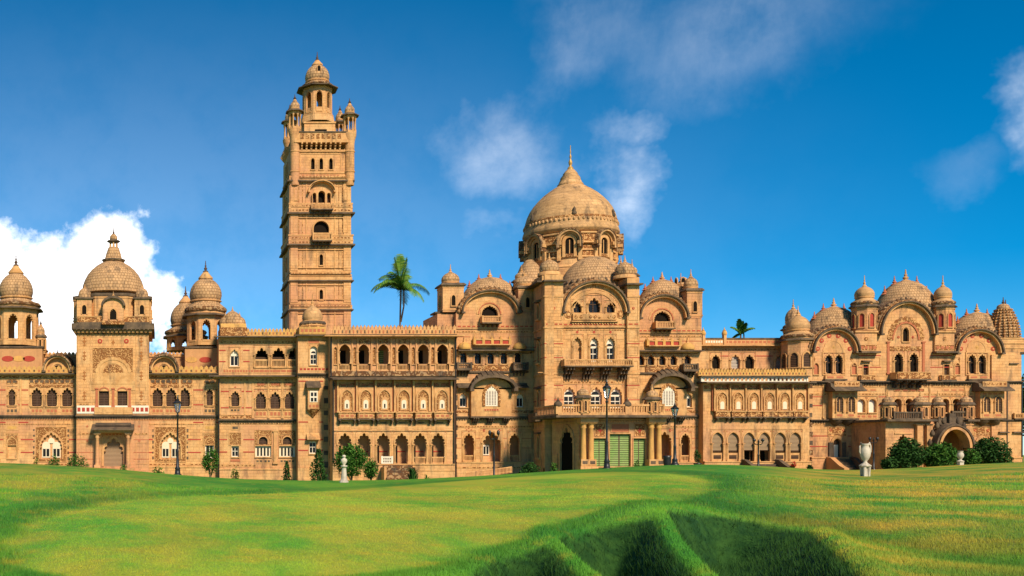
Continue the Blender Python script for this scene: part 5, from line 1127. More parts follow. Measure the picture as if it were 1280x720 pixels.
for c in (1046, 1226.5):
    s.panel(c - 11, c + 11, 534, 545, 'carved'); s.win(c, 10, 548, 573, 'point', 'wood', 'door', mould=3.4, out=.16, sill=False, depth=.3); s.mb.box(s.X(c) - .28, s.X(c) + .28, s.Y + .2, s.Y + .32, s.Z(573), s.Z(556), 'white')
    for dx in (-8, 8): s.rosette(c + dx, 538, 1.5); s.bx(c + dx - 2.6, c + dx + 2.6, 553, 573, .2, 'dark_stone')
s.panel(1074, 1096, 535, 550, 'carved'); s.win(1088, 9, 552, 572, 'rect', 'wood', mould=1); s.pilaster(1066, 4, 528, 572, 'trim', .25); s.pilaster(1100, 5, 528, 572, 'trim', .3)
s.win(1269, 8, 499, 516, 'round', 'wood', mould=1.6, out=.14); s.balcony(1264.5, 1274.5, 517, 524, .6, 529, 2); s.win(1270, 6, 550, 561, 'rect', 'white', mould=1); s.hood(1270, 13, 541, .6, 2); s.hood(1252, 12, 541, .6, 2)
s.win(1265, 6.5, 458, 471, 'rect', 'dark', mould=1); s.hood(1265, 11, 455, .5, 1.6)
for c in (1082, 1183): s.win(c, 6.5, 456, 470, 'rect', 'wood', mould=1.2); s.hood(c, 11.5, 452, .5, 1.6); s.balcony(c - 9, c + 9, 469, 476, .5, None, 3, pitch=1.8, solid=True); s.brackets(s.kids[-1][1], c - 8, c + 8, 476, 481, .5, 3, 'dark_stone', 1.4)
s.bx(x0, x1, 572, BT, .4, 'stone'); s.bx(x0, x1, 571.4, 573, .5, 'trim')
for x in (1029, 1067, 1108, 1162, 1206, 1251, 1259): s.pilaster(x, 2, 480, 523, 'trim', .1)
s.mb.tube([(s.X(1257), s.Y - .25, .1), (s.X(1257), s.Y - .25, s.Z(478))], .09, 'iron'); s.mb.tube([(s.X(1275.6), s.Y - .25, .1), (s.X(1275.6), s.Y - .25, s.Z(478))], .1, 'iron')
for i in range(6): s.mb.box(s.X(1036), s.X(1060), s.Y - .6 - .4 * (i + 1), s.Y - .4, s.Z(BT), s.Z(574 + i * 3.4), 'dark_stone')
for x in (1030, 1059):
    d = MB(); pr = [(s.Y - .3, s.Z(571)), (s.Y - 1.4, s.Z(572)), (s.Y - 2.2, s.Z(576)), (s.Y - 3.4, s.Z(582)), (s.Y - 4.4, s.Z(585)), (s.Y - 4.4, s.Z(BT)), (s.Y - .3, s.Z(BT))]
    d.xprism(pr, s.X(x), s.X(x + 6), 'plaster' if x < 1040 else 'dark_stone'); s.kid('stair_wall', d)
for a, b in ((1013, 1033), (1068, 1106), (1155, 1216), (1250, 1274)):
    s.strip(a, b, 481, 484, 4, 'carved', 'trim', .05); s.strip(a, b, 491.4, 494, 4, 'carved', 'trim', .05)
for a, b in ((1013, 1032), (1064, 1106), (1214, 1274)): s.strip(a, b, 528.6, 531.6, 4, 'carved', 'trim', .05)
for a, b in ((1066, 1074), (1090, 1100), (1164, 1174), (1191, 1200)): s.frame(a, b, 446.5, 457, .5, .05)
for a in (1018, 1064, 1199, 1244): s.diamond(a, 449, 1.6, 3.2, 'carved')
s.strip(1108, 1157, 479.6, 483.4, 5, 'carved', 'trim', .05)
# turrets between and beside the gables
for c, rb in ((1080.5, 13), (1178.5, 11.5)):
    s.bx(c - rb - .6, c + rb + .6, 415, 441, .35, 'stone', 3); s.bx(c - rb - 2.4, c + rb + 2.4, 439.6, 442, .95, 'dark_stone', 3); s.strip(c - rb, c + rb, 431.5, 438, 5, 'terracotta', 'carved', .4); s.bx(c - rb - 1.4, c + rb + 1.4, 414, 416, .55, 'trim', 3); s.rosette(c, 424, 2.4, 'carved', .4)
    chhatri(s, c, 414, 384, 373, 357.5, 344, rb, rb * .82, 1.2, n=8, openk=False, name='turret', win_m='red', lead=False, re=rb * 1.22, dm='dome_plain', arches=(5, 17, 410))
# carved conical corner tower
d = MB(); X = s.X(1253.5); cy = s.Y + 2.4; k = cy / FOC; q = lambda p: ZC - (p - HOR) * k; X = (1254 - PX0) * k
d.box(X - 16.5 * k, X + 16.5 * k, cy - 1.9, cy + 1.9, q(443), q(424), 'stone'); d.box(X - 18.5 * k, X + 18.5 * k, cy - 2.3, cy + 2.3, q(444), q(441.6), 'dark_stone'); s.mb.box(s.X(1238), s.X(1275), s.Y - .25, s.Y + 3, s.Z(BT), s.Z(443.5), 'stone')
for y in (436, 430, 424): d.box(X - 17.3 * k, X + 17.3 * k, cy - 2.0, cy + 2.0, q(y + 1.4), q(y), 'trim')
for i in range(11):
    f = i / 11; r = (16 - 9.5 * f ** 1.9) * k; z0_ = q(424 - 38 * f); z1_ = q(424 - 38 * (f + .086))
    d.lathe([(r, z0_), (r * 1.05, z0_ + (z1_ - z0_) * .5), (r * .98, z1_)], X, cy, 'dome', 20, smooth=False)
    for j in range(20):
        a = 2 * PI * j / 20; d.box(X + r * 1.03 * math.cos(a) - .11, X + r * 1.03 * math.cos(a) + .11, cy + r * 1.03 * math.sin(a) - .11, cy + r * 1.03 * math.sin(a) + .11, z0_ + .05, z0_ + .3, 'carved')
d.lathe(onion(6.8 * k, q(386.5), 7 * k, 'squat'), X, cy, 'dome', 16, flute=8, fk=.06); spindle(d, X, cy, q(380.5), 9 * k, .2, 'rust'); spindle(d, X + .75, cy + .5, q(383), 9 * k, .18, 'rust'); s.kid('conical_roof', d, 'carved conical roof with rows of studs')
finish(s)

# ---------------------------------------------------------------- portico in front of the east wing
s = Sec('portico', 141.5, 'low portico with a dark hooded arch and four small kiosks behind the shrubs')
s.rect(1107, 1212, 527, BT); s.core(1107, 1212, [(527, 531, 0), (531, BT, 3)], 7.4, 'stone')
s.opening(1184, 37, 536, BT - .5, 'round'); s.opening(1129, 13, 543, BT - .5, 'cusp'); s.bx(1118, 1140, 541, 542.6, .1, 'trim')
for c in (1147, 1159, 1208): s.pilaster(c, 7, 530, 590, 'trim', .5)
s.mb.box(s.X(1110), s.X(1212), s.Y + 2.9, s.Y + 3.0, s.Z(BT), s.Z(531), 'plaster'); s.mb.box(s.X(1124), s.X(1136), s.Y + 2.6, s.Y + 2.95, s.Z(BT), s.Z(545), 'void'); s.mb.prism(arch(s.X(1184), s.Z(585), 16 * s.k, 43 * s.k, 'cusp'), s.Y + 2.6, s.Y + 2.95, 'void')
s.mb.box(s.X(1102), s.X(1164), s.Y - 1.2, s.Y + 7, s.Z(527), s.Z(524.4), 'dark_stone'); s.mb.box(s.X(1203), s.X(1218), s.Y - 1.0, s.Y + 7, s.Z(527), s.Z(524.4), 'dark_stone'); s.mb.box(s.X(1106), s.X(1214), s.Y + .2, s.Y + 7, s.Z(528), s.Z(524.8), 'trim')
d = MB(); s.archeave(1184, 20, 560, 535, 4.2, 1.6, mb=d); s.arcring(1184, 20.4, 560, 534, 3, 1.6, 'trim', mb=d)
o = s.ell(1184, 25.5, 560, 529.5, 31)
for f in np.linspace(0, 1, 5)[:-1]:
    a_, b_ = s.ell(1184, 24 - 2 * f, 560, 531 - 5.5 * f, 25), s.ell(1184, 24 - 2 * (f + .25), 560, 531 - 5.5 * (f + .25), 25)
    d.add([(x, s.Y - 1.6 + 1.8 * f, z) for x, z in a_] + [(x, s.Y - 1.6 + 1.8 * (f + .25), z) for x, z in b_], [(j, j + 1, 26 + j, 25 + j) for j in range(24)], 'dark_stone')
s.bx(1169, 1199, 521, 531, .6, 'dark_stone', .8, mb=d); s.bx(1180, 1188, 517, 530, 1.0, 'dark_stone', .4, mb=d)
for j in range(9): t = PI * (j + .5) / 9; d.lathe([(.2, s.Z(560) + (s.Z(525) - s.Z(560)) * math.sin(t) - .2), (.3, s.Z(560) + (s.Z(525) - s.Z(560)) * math.sin(t) + .1), (.05, s.Z(560) + (s.Z(525) - s.Z(560)) * math.sin(t) + .6)], s.X(1184) + 26 * s.k * math.cos(t), s.Y - .6, 'dark_stone', 8)
s.kid('hooded_arch', d, 'dark curved hood over a wide arch')
for a_, b_, t_, y_ in ((1112, 1146, 515, -.8), (1188, 1204, 514, -.3)): d = MB(); s.balus(d, a_, b_, t_, 524.6, y_, 'dark_stone', 2.2, .2); s.kid('balustrade', d)
for c, r in ((1110, 7.2), (1150.5, 9), (1172, 6.4), (1207.5, 7.6)):
    chhatri(s, c, 524, 505.5, 503.5, 495.5, 488, r, r * .92, .2, n=8, openk=False, re=r * 1.25, name='kiosk', lead=False, flute=10, dm='dome', kind='bulb', win_m='wood')
finish(s)
# ================================================================ the grounds
def W(px, py, Y): return ((px - PX0) * Y / FOC, Y, ZC - (py - HOR) * Y / FOC)
CRP = ((-900, 577), (-200, 576), (0, 578), (100, 583), (200, 591), (250, 597.5), (350, 601), (450, 601.5), (550, 598.5), (650, 592.5), (750, 585.5), (850, 580.5), (930, 580), (1000, 585.5), (1060, 590), (1130, 586.5), (1200, 583), (1280, 577), (1600, 574), (3000, 575))
YC = 104.0
crx = np.array([(p - PX0) * YC / FOC for p, _ in CRP]); crz = np.array([ZC - (q - HOR) * YC / FOC for _, q in CRP])
RIDGES = ((5.9, .42), (8.7, .283), (11.0, .413), (14.4, .56))      # x at y = 20.8 and slope of the grassy ridges that part three hollows
RIMS = ((25.5, 30.0, .8), (31.0, 36.2, 1.0), (37.5, 38.0, 3.2))
GREEN = np.array([((px - PX0) * d / FOC, d) for px, d in ((10, 27), (30, 36), (90, 47), (200, 58), (330, 70), (430, 82), (560, 92), (700, 94), (810, 86), (880, 73), (893, 60), (840, 50), (760, 43), (680, 36), (600, 29), (500, 23.5), (330, 21.5), (160, 21), (50, 23))])
def smooth(t): t = np.clip(t, 0, 1); return t * t * (3 - 2 * t)
def fbm(x, y, sc, seed):
    r = np.random.default_rng(seed); v = 0
    for i in range(7):
        a = r.uniform(0, 2 * PI); f = sc * 1.45 ** i; v = v + np.sin((x * math.cos(a) + y * math.sin(a)) * f + r.uniform(0, 6)) / 1.3 ** i
    return v / 3
def crest(x): 
    return sum(np.interp(x + d, crx, crz) for d in (-5, -2.5, 0, 2.5, 5)) / 5
def bowl_mask(x, y):
    m = np.zeros_like(x)
    for i, (ya, yb, bu) in enumerate(RIMS):
        xl = RIDGES[i][0] + RIDGES[i][1] * (y - 20.8); xr = RIDGES[i + 1][0] + RIDGES[i + 1][1] * (y - 20.8); w = np.maximum(xr - xl, .3)
        u = (x - xl) / w; uc = np.clip(u, 0, 1); side = smooth(uc / .24) * smooth((1 - uc) / .62)
        yr = ya + (yb - ya) * uc + bu * np.sin(PI * uc) + .25 * np.sin(x * 3.1); rear = smooth((yr - y) / 3.6)
        m = np.maximum(m, side * rear * smooth((y - 13) / 5) * np.clip(w / 3.4, .45, 1))
    return m
def poly_dist(x, y, P):
    d = np.full(x.shape, 1e9); ins = np.zeros(x.shape, bool)
    for i in range(len(P)):
        a, b = P[i], P[(i + 1) % len(P)]; ab = b - a
        t = np.clip(((x - a[0]) * ab[0] + (y - a[1]) * ab[1]) / (ab @ ab), 0, 1)
        d = np.minimum(d, np.hypot(x - a[0] - t * ab[0], y - a[1] - t * ab[1]))
        c = ((a[1] > y) != (b[1] > y)) & (x < ab[0] * (y - a[1]) / (ab[1] if abs(ab[1]) > 1e-9 else 1e-9) + a[0]); ins ^= c
    return np.where(ins, d, -d)
# round off the outline of the green
for _ in range(3): GREEN = np.concatenate([np.stack([.75 * a + .25 * b, .25 * a + .75 * b]) for a, b in zip(GREEN, np.roll(GREEN, -1, 0))])
def terrain(x, y):
    x = np.asarray(x, float); y = np.asarray(y, float)
    px = PX0 + FOC * x / np.maximum(y, 12)
    cz = crest(x * YC / np.clip(y, 30, YC))
    near = 1.45 + .10 * fbm(x, y, .16, 3) + .75 * smooth((px - 1000) / 300) * 0 + .012 * np.clip(x, -30, 60) * 0
    t = smooth((y - 24) / (YC - 24)); z = near * (1 - t) + cz * t
    z = z + .10 * fbm(x, y, .10, 5) * smooth((100 - y) / 25) * smooth((y - 10) / 20)
    # swales and ridges right of the green
    z = z + .35 * np.exp(-((x - (17 + .30 * (y - 34))) / 2.2) ** 2) * smooth((y - 26) / 8) * smooth((62 - y) / 20) - .35 * np.exp(-((x - (23.5 + .20 * (y - 34))) / 2.4) ** 2) * smooth((y - 20) / 8) * smooth((60 - y) / 20)
    z = z - 1.8 * bowl_mask(x, y)
    for x0_, sl in RIDGES[1:]: z = z + .22 * np.exp(-((x - x0_ - sl * (y - 20.8)) / .45) ** 2) * smooth((y - 14) / 5) * smooth((39 - y) / 6)
    # a shallow step at the rim of the green
    dg = poly_dist(x, y, GREEN); z = z - .10 * np.exp(-(dg / .9) ** 2) * smooth((100 - y) / 20)
    back = np.where(x > 55, 1.9 * smooth((x - 55) / 12), 0) * smooth((149 - y) / 10)
    tb = smooth((y - YC - 1) / 13)
    z = np.where(y > YC, z * (1 - tb) + back * tb, z)
    z = z * smooth((y + 60) / 40) if False else z
    z = np.where(y > 185, 0, z); far = smooth((np.hypot(x - 30, y - 60) - 170) / 60)
    return z * (1 - far)

def grass_material(name, blade=False):
    m = bpy.data.materials.new(name); m.use_nodes = True; t = m.node_tree; t.nodes.clear(); node, link = NT(t)
    M = lambda op, a, b=None, c=False: math_(node, link, op, a, b, c)
    bs = node('ShaderNodeBsdfPrincipled', i_Roughness=.75); bs.inputs['Specular IOR Level'].default_value = .15
    out = node('ShaderNodeOutputMaterial'); link(bs.outputs[0], out.inputs[0])
    P = node('ShaderNodeNewGeometry').outputs['Position']
    def noise(scale, st=(1, 1, 1), det=5, off=(0, 0, 0)):
        mp = node('ShaderNodeMapping'); mp.inputs['Scale'].default_value = st; mp.inputs['Location'].default_value = off; link(P, mp.inputs[0])
        n = node('ShaderNodeTexNoise', i_Scale=scale, i_Detail=det, i_Roughness=.65); link(mp.outputs[0], n.inputs['Vector']); return n.outputs[0]
    def ramp(v, a, b):
        n = node('ShaderNodeMapRange', interpolation_type='SMOOTHSTEP'); n.inputs[1].default_value = a; n.inputs[2].default_value = b; link(v, n.inputs[0]); return n.outputs[0]
    def mixc(f, a, b):
        n = node('ShaderNodeMix', data_type='RGBA')
        for s_, v in ((0, f), (6, a), (7, b)):
            if isinstance(v, tuple): n.inputs[s_].default_value = (*v, 1)
            elif isinstance(v, float): n.inputs[s_].default_value = v
            else: link(v, n.inputs[s_])
        return n.outputs[2]
    at = node('ShaderNodeAttribute', attribute_name='turf'); sp = node('ShaderNodeSeparateColor'); link(at.outputs['Color'], sp.inputs[0])
    mown, rough_, straw = sp.outputs[0], sp.outputs[1], sp.outputs[2]
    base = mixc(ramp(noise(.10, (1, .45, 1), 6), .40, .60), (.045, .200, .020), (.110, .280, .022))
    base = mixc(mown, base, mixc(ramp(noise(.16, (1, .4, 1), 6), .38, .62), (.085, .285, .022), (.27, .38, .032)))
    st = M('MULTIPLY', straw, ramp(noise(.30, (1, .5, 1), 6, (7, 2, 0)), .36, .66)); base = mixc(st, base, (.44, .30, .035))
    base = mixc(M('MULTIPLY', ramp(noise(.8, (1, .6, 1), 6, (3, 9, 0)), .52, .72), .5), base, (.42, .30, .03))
    base = mixc(rough_, base, mixc(ramp(noise(1.6), .35, .65), (.010, .045, .008), (.026, .080, .012)))  # dark mix for rougher grass; also carries the painted shade of the hollows
    fine = noise(9, (1, 1, 1), 4); v = M('ADD', .70, M('MULTIPLY', fine, .62)); cb = node('ShaderNodeCombineColor'); [link(v, cb.inputs[i]) for i in range(3)]
    mm = node('ShaderNodeMix', data_type='RGBA', blend_type='MULTIPLY'); mm.inputs[0].default_value = 1; link(base, mm.inputs[6]); link(cb.outputs[0], mm.inputs[7]); link(mm.outputs[2], bs.inputs['Base Color'])
    if not blade:
        bp = node('ShaderNodeBump', i_Strength=.7, i_Distance=.08); link(M('ADD', noise(7, (1, 1, 1), 6), M('MULTIPLY', noise(1.5), 1.6)), bp.inputs['Height']); link(bp.outputs[0], bs.inputs['Normal'])
    MATS[name] = m; return m
grass_material('turf'); grass_material('blades', True)

def turf_attr(x, y):
    dg = poly_dist(x, y, GREEN); w = .5 + .016 * y; wob = .35 * fbm(x, y, .9, 21)
    mown = smooth((dg + wob) / w + .5)
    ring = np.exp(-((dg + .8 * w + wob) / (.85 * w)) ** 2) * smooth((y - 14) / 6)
    bowl_shade = smooth((bowl_mask(x, y) - .015) * 14 + wob * .2)  # shade of the hollow faces, painted as a darker grass colour
    px = PX0 + FOC * x / np.maximum(y, 8)
    sw = np.exp(-((x - (23.5 + .2 * (y - 34)) + wob) / 1.7) ** 2) * smooth((y - 20) / 8) * smooth((66 - y) / 20)
    rt = smooth((px - 1080) / 220) * smooth((48 - y) / 20)
    left = smooth((20 - x * 26 / np.maximum(y, 10)) / 30) * 0
    rough_ = np.clip(np.maximum.reduce([bowl_shade,   .34 * ring, .50 * sw, .55 * rt * (.5 + .5 * fbm(x, y, .4, 9))]), 0, 1)  # painted hollow shade, together with rougher grass elsewhere
    straw = smooth((px - 900) / 150) * (1 - .6 * rt) * .95 + .5 * mown + .55 * smooth((250 - px) / 120) * smooth((y - 40) / 20) * (1 - mown)
    return np.stack([mown * (1 - bowl_shade), rough_, np.clip(straw, 0, 1), np.ones_like(x)], -1)

xs = np.concatenate([[-4000, -1500, -600, -300, -200], np.arange(-150, -30, 3), np.arange(-30, 100, .42), np.arange(100, 240, 3.5), [260, 320, 500, 900, 2000, 5000]])
ys = np.concatenate([[-1500, -500, -200, -100, -60, -30, -15, -5, 5, 10], np.arange(13, 46, .3), np.arange(46, 122, .75), np.arange(122, 200, 3), [210, 240, 300, 450, 800, 1600, 3500, 7000]])
GX, GY = np.meshgrid(xs, ys); GZ = terrain(GX, GY); nx, ny = len(xs), len(ys)
me = bpy.data.meshes.new('lawn'); idx = np.arange(nx * ny).reshape(ny, nx)
quads = np.stack([idx[:-1, :-1], idx[:-1, 1:], idx[1:, 1:], idx[1:, :-1]], -1).reshape(-1, 4)
me.from_pydata(np.stack([GX, GY, GZ], -1).reshape(-1, 3).tolist(), [], quads.tolist()); me.polygons.foreach_set('use_smooth', [True] * len(me.polygons))
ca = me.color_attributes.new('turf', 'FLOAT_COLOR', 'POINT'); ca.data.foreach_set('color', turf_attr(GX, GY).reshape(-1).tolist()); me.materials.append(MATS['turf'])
lawn = bpy.data.objects.new('lawn', me); COL.objects.link(lawn); lawn['kind'] = 'structure'
# strip of earth road between lawn and palace
mat('earth', (.21, .15, .10), var=.35, vscale=.8, bump=.6)
rx = np.linspace(-60, 130, 150); ry = np.array([121.5, 123.5, 126, 129, 131]); RX, RY = np.meshgrid(rx, ry); RZ = terrain(RX, RY) + .02
RZ = np.maximum(RZ, terrain(RX, RY + .4) + .02); i2 = np.arange(RX.size).reshape(RX.shape)
me = bpy.data.meshes.new('road'); me.from_pydata(np.stack([RX, RY, RZ], -1).reshape(-1, 3).tolist(), [], np.stack([i2[:-1, :-1], i2[:-1, 1:], i2[1:, 1:], i2[1:, :-1]], -1).reshape(-1, 4).tolist()); me.materials.append(MATS['earth'])
o = bpy.data.objects.new('road', me); COL.objects.link(o); o['kind'] = 'structure'

# ---- grass blades, denser towards the photographer
N = 190000
u = rng.uniform(1 / 75, 1 / 17.5, N); by = 1 / u; bpx = rng.uniform(-60, 1345, N); bx_ = (bpx - PX0) * by / FOC
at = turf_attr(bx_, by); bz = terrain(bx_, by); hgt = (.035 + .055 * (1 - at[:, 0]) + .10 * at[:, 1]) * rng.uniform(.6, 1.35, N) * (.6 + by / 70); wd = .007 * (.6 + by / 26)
a = rng.uniform(0, 2 * PI, N); dx, dy = np.cos(a) * wd, np.sin(a) * wd * .4; lx, ly = rng.normal(0, .35, N) * hgt, rng.normal(0, .35, N) * hgt
V = np.stack([np.stack([bx_ - dx, by - dy, bz - .01], -1), np.stack([bx_ + dx, by + dy, bz - .01], -1), np.stack([bx_ + lx, by + ly, bz + hgt], -1)], 1).reshape(-1, 3)
me = bpy.data.meshes.new('grass'); me.vertices.add(N * 3); me.vertices.foreach_set('co', V.reshape(-1)); me.loops.add(N * 3); me.loops.foreach_set('vertex_index', np.arange(N * 3)); me.polygons.add(N); me.polygons.foreach_set('loop_start', np.arange(N) * 3); me.polygons.foreach_set('loop_total', np.full(N, 3)); me.update(); me.validate()
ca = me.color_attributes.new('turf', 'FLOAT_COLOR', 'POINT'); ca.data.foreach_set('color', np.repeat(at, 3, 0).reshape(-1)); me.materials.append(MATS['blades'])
go = bpy.data.objects.new('grass', me); COL.objects.link(go); go['kind'] = 'stuff'; go['label'] = 'short green and straw coloured grass of the rolling lawn'; go['category'] = 'grass'

# ---------------------------------------------------------------- plants
def leafmat(name, c1, c2):
    m = bpy.data.materials.new(name); m.use_nodes = True; t = m.node_tree; node, link = NT(t); bs = t.nodes['Principled BSDF']; bs.inputs['Roughness'].default_value = .65; bs.inputs['Specular IOR Level'].default_value = .12
    oi = node('ShaderNodeNewGeometry'); mx = node('ShaderNodeMix', data_type='RGBA'); mx.inputs[6].default_value = (*c1, 1); mx.inputs[7].default_value = (*c2, 1); link(oi.outputs['Random Per Island'], mx.inputs[0]); link(mx.outputs[2], bs.inputs['Base Color']); MATS[name] = m
leafmat('leaf', (.022, .085, .012), (.080, .175, .022)); leafmat('leaf_dark', (.014, .052, .010), (.042, .105, .018)); leafmat('leaf_palm', (.035, .135, .018), (.15, .25, .03)); leafmat('leaf_yellow', (.05, .11, .015), (.16, .20, .03)); leafmat('petal', (.45, .02, .015), (.30, .012, .01))
def leaves(mb, pts, size, m, flat=.5):
    for p in pts:
        n = Vector(rng.normal(0, 1, 3)); n.z = abs(n.z) + flat; n.normalize(); u = n.orthogonal().normalized(); u = Matrix.Rotation(rng.uniform(0, 6.3), 3, n) @ u; w = n.cross(u); s_ = size * rng.uniform(.6, 1.4); p = Vector(p)
        mb.add([tuple(p - u * s_), tuple(p - w * s_ * .38), tuple(p + u * s_), tuple(p + w * s_ * .38)], [(0, 1, 2, 3)], m)
def clump(c, r, n, lumps=10):
    """points through an uneven crown made of lobes"""
    out = []; L = []
    for i in range(lumps):
        d = rng.normal(0, 1, 3); d /= np.linalg.norm(d); L.append((np.array(c) + d * np.array(r) * rng.uniform(.35, .72), rng.uniform(.32, .52)))
    for i in range(n):
        if i % 2:
            d = rng.normal(0, 1, 3); d /= np.linalg.norm(d); out.append(np.array(c) + d * np.array(r) * rng.uniform(.2, 1.0) ** .45 * rng.uniform(.85, 1.0)); continue
        q, k = L[rng.integers(lumps)]; d = rng.normal(0, 1, 3); d /= np.linalg.norm(d); out.append(q + d * np.array(r) * k * rng.uniform(.55, 1.05) ** .6)
    return out
def shrub(name, px, base, Y, w, h, label, cat='shrub', group=None, m='leaf', trunk=0, n=700, size=.13, taper=False, lumps=11):
    X = (px - PX0) * Y / FOC; k = Y / FOC; gz = float(terrain(np.array([X]), np.array([Y]))[0]) if base is None else ZC - (base - HOR) * k
    gz = min(gz, float(terrain(np.array([X]), np.array([Y]))[0])) if base is not None else gz
    t = thing(name, (X, Y, gz), label, cat, group); O = (X, Y, gz); r = w * k / 2; top = (ZC - (h - HOR) * k) - gz; z0 = trunk * top
    st = MB()
    for i in range(3 if trunk == 0 else 1):
        a = rng.uniform(0, 6.3); st.tube([(X + .1 * math.cos(a) * (trunk == 0), Y + .1 * math.sin(a) * (trunk == 0), gz - .15), (X + r * .1 * math.cos(a), Y + r * .1 * math.sin(a), gz + max(z0, top * .3)), (X + r * .3 * math.cos(a), Y + r * .3 * math.sin(a), gz + z0 + (top - z0) * .7)], [.05 + .03 * top * .3, .05 + .012 * top, .02], 'bark', 6)
    if trunk:
        for i in range(5):
            a = rng.uniform(0, 6.3); st.tube([(X, Y, gz + z0 * .9), (X + r * .6 * math.cos(a), Y + r * .6 * math.sin(a), gz + z0 + (top - z0) * rng.uniform(.3, .7))], [.05, .02], 'bark', 5)
    cr = MB(); n = int(n * 1.7); size *= 1.2
    if taper:
        for i in range(n):
            f = rng.uniform(0, 1) ** 1.3; a = rng.uniform(0, 6.3); rr = r * (1 - f ** 1.6 * .85) * (.85 + .25 * math.sin(a * 3 + f * 9)) * rng.uniform(.5, 1.05); leaves(cr, [(X + rr * math.cos(a), Y + rr * math.sin(a), gz + z0 + .05 + f * (top - z0))], size, m)
    else:
        pts = [p for p in clump((X, Y, gz + (z0 + top) / 2 if trunk else gz + top * .48), (r, r * .9, (top - z0) / 2 if trunk else top * .52), n, lumps)]
        leaves(cr, [(p[0], p[1], max(p[2], gz + .03)) for p in pts], size, m)
    st.build('trunk' if trunk else 'stem', t, O, O); cr.build('crown' if trunk else 'foliage', t, O, O); return t
shrub('bush', 97, 588, 128, 33, 566, 'wide round dark green bush before the gate tower at the left', n=900)
shrub('bush', 68, 584, 130, 18, 566, 'upright bush below the left white double window', m='leaf')
shrub('sapling', 45, 584, 131, 9, 566, 'thin sparse plant left of the white double window at far left', 'plant', m='leaf_yellow', n=170)
shrub('bush', 154, 592, 132, 13, 578, 'small low bush right of the gate tower door', n=320)
shrub('bush', 197, 593, 132, 17, 582, 'flat low bush at the foot of the left lantern post', n=350)
shrub('tree', 263.5, 600, 124, 23, 558, 'slim young leafy tree right of the left lantern post', 'tree', trunk=.28, n=800, m='leaf')
shrub('sapling', 294, 602, 128, 11, 582, 'bare looking small reddish sapling before the three storey wing', 'plant', m='leaf_yellow', n=170)
shrub('bush', 358.5, 604, 122, 15, 577, 'small dark columnar bush under the twin white windows', m='leaf_dark', n=500, taper=True)
shrub('conifer', 398, 605, 118, 27, 562, 'dark conical clipped shrub in front of the stair turret', 'shrub', m='leaf_dark', n=1300, taper=True)
shrub('tree', 438, 604, 119, 44, 553, 'round clipped tree behind the white statue column', 'tree', trunk=.22, n=2200, m='leaf', size=.15, lumps=16)
shrub('bush', 464, 603, 120, 20, 574, 'clipped topiary bush right of the round clipped tree', m='leaf', trunk=.3, n=700)
shrub('bush', 662.5, 593, 124, 30, 576, 'broad low rounded bush left of the entrance porch', m='leaf_dark', n=1000)
shrub('bush', 692.5, 590, 127, 9, 577, 'little bush at the dark side arch of the entrance porch', n=260)
shrub('bush', 796, 585, 126, 11, 573, 'small bright bush beside the dark garden urn', n=260)
for px, Y, w, tp, lab, m, n in ((1112, 130, 20, 571, 'low dark hedge plant at the left end of the shrub row', 'leaf_dark', 700), (1134, 131, 46, 547, 'largest dark shrub left of the hooded arch', 'leaf_dark', 3000), (1176, 130, 42, 551, 'rounded green shrub in the mouth of the hooded arch', 'leaf', 2400),
                                (1214, 130, 22, 559, 'small shrub just right of the far white urn', 'leaf', 1000), (1240, 133, 44, 544, 'tall dark shrub at the right end of the shrub row', 'leaf_dark', 2800)):
    shrub('shrub', px, 589, Y, w, tp, lab, 'shrub', 'shrubs before the portico', m, n=n, size=.17, lumps=15)
shrub('tree', 1287, None, 152, 30, 460, 'dark tree cut by the right edge of the photo', 'tree', trunk=.35, n=2600, m='leaf_dark', size=.22, lumps=14)

def spiky(name, px, base, Y, w, h, label, n=26, m='leaf_dark', cat='plant'):
    X, _, z = W(px, base, Y); z = min(z, float(terrain(np.array([X]), np.array([Y]))[0])); k = Y / FOC; mb = MB()
    for i in range(n):
        a = rng.uniform(0, 6.3); e = rng.uniform(.25, 1.35); L = w * k * .55 * rng.uniform(.8, 1.2); H = (base - h) * k
        p = [(X, Y, z)]; q = (X + L * .55 * math.cos(a) * math.cos(e), Y + L * .55 * math.sin(a) * math.cos(e), z + H * .75 * math.sin(e) + .1); r_ = (X + L * math.cos(a) * math.cos(e * .7), Y + L * math.sin(a) * math.cos(e * .7), z + H * math.sin(e) * .9)
        s_ = .06; pa = Vector((-math.sin(a), math.cos(a), 0)) * s_
        mb.add([tuple(Vector(p[0]) - pa), tuple(Vector(p[0]) + pa), tuple(Vector(q) + pa), tuple(Vector(q) - pa), r_], [(0, 1, 2, 3), (3, 2, 4)], m)
    o = mb.build(name, None, (X, Y, z)); return tag(o, label, cat)
spiky('agave', 516, 604, 120, 32, 572, 'spiky dark agave at the foot of the arcade steps', 90)
spiky('agave', 534, 601, 122, 17, 580, 'arching sparse plant just right of the big agave', 24, 'leaf')
spiky('agave', 1012, 590, 128, 16, 579, 'low spiky plant between the two right stair flights', 60)

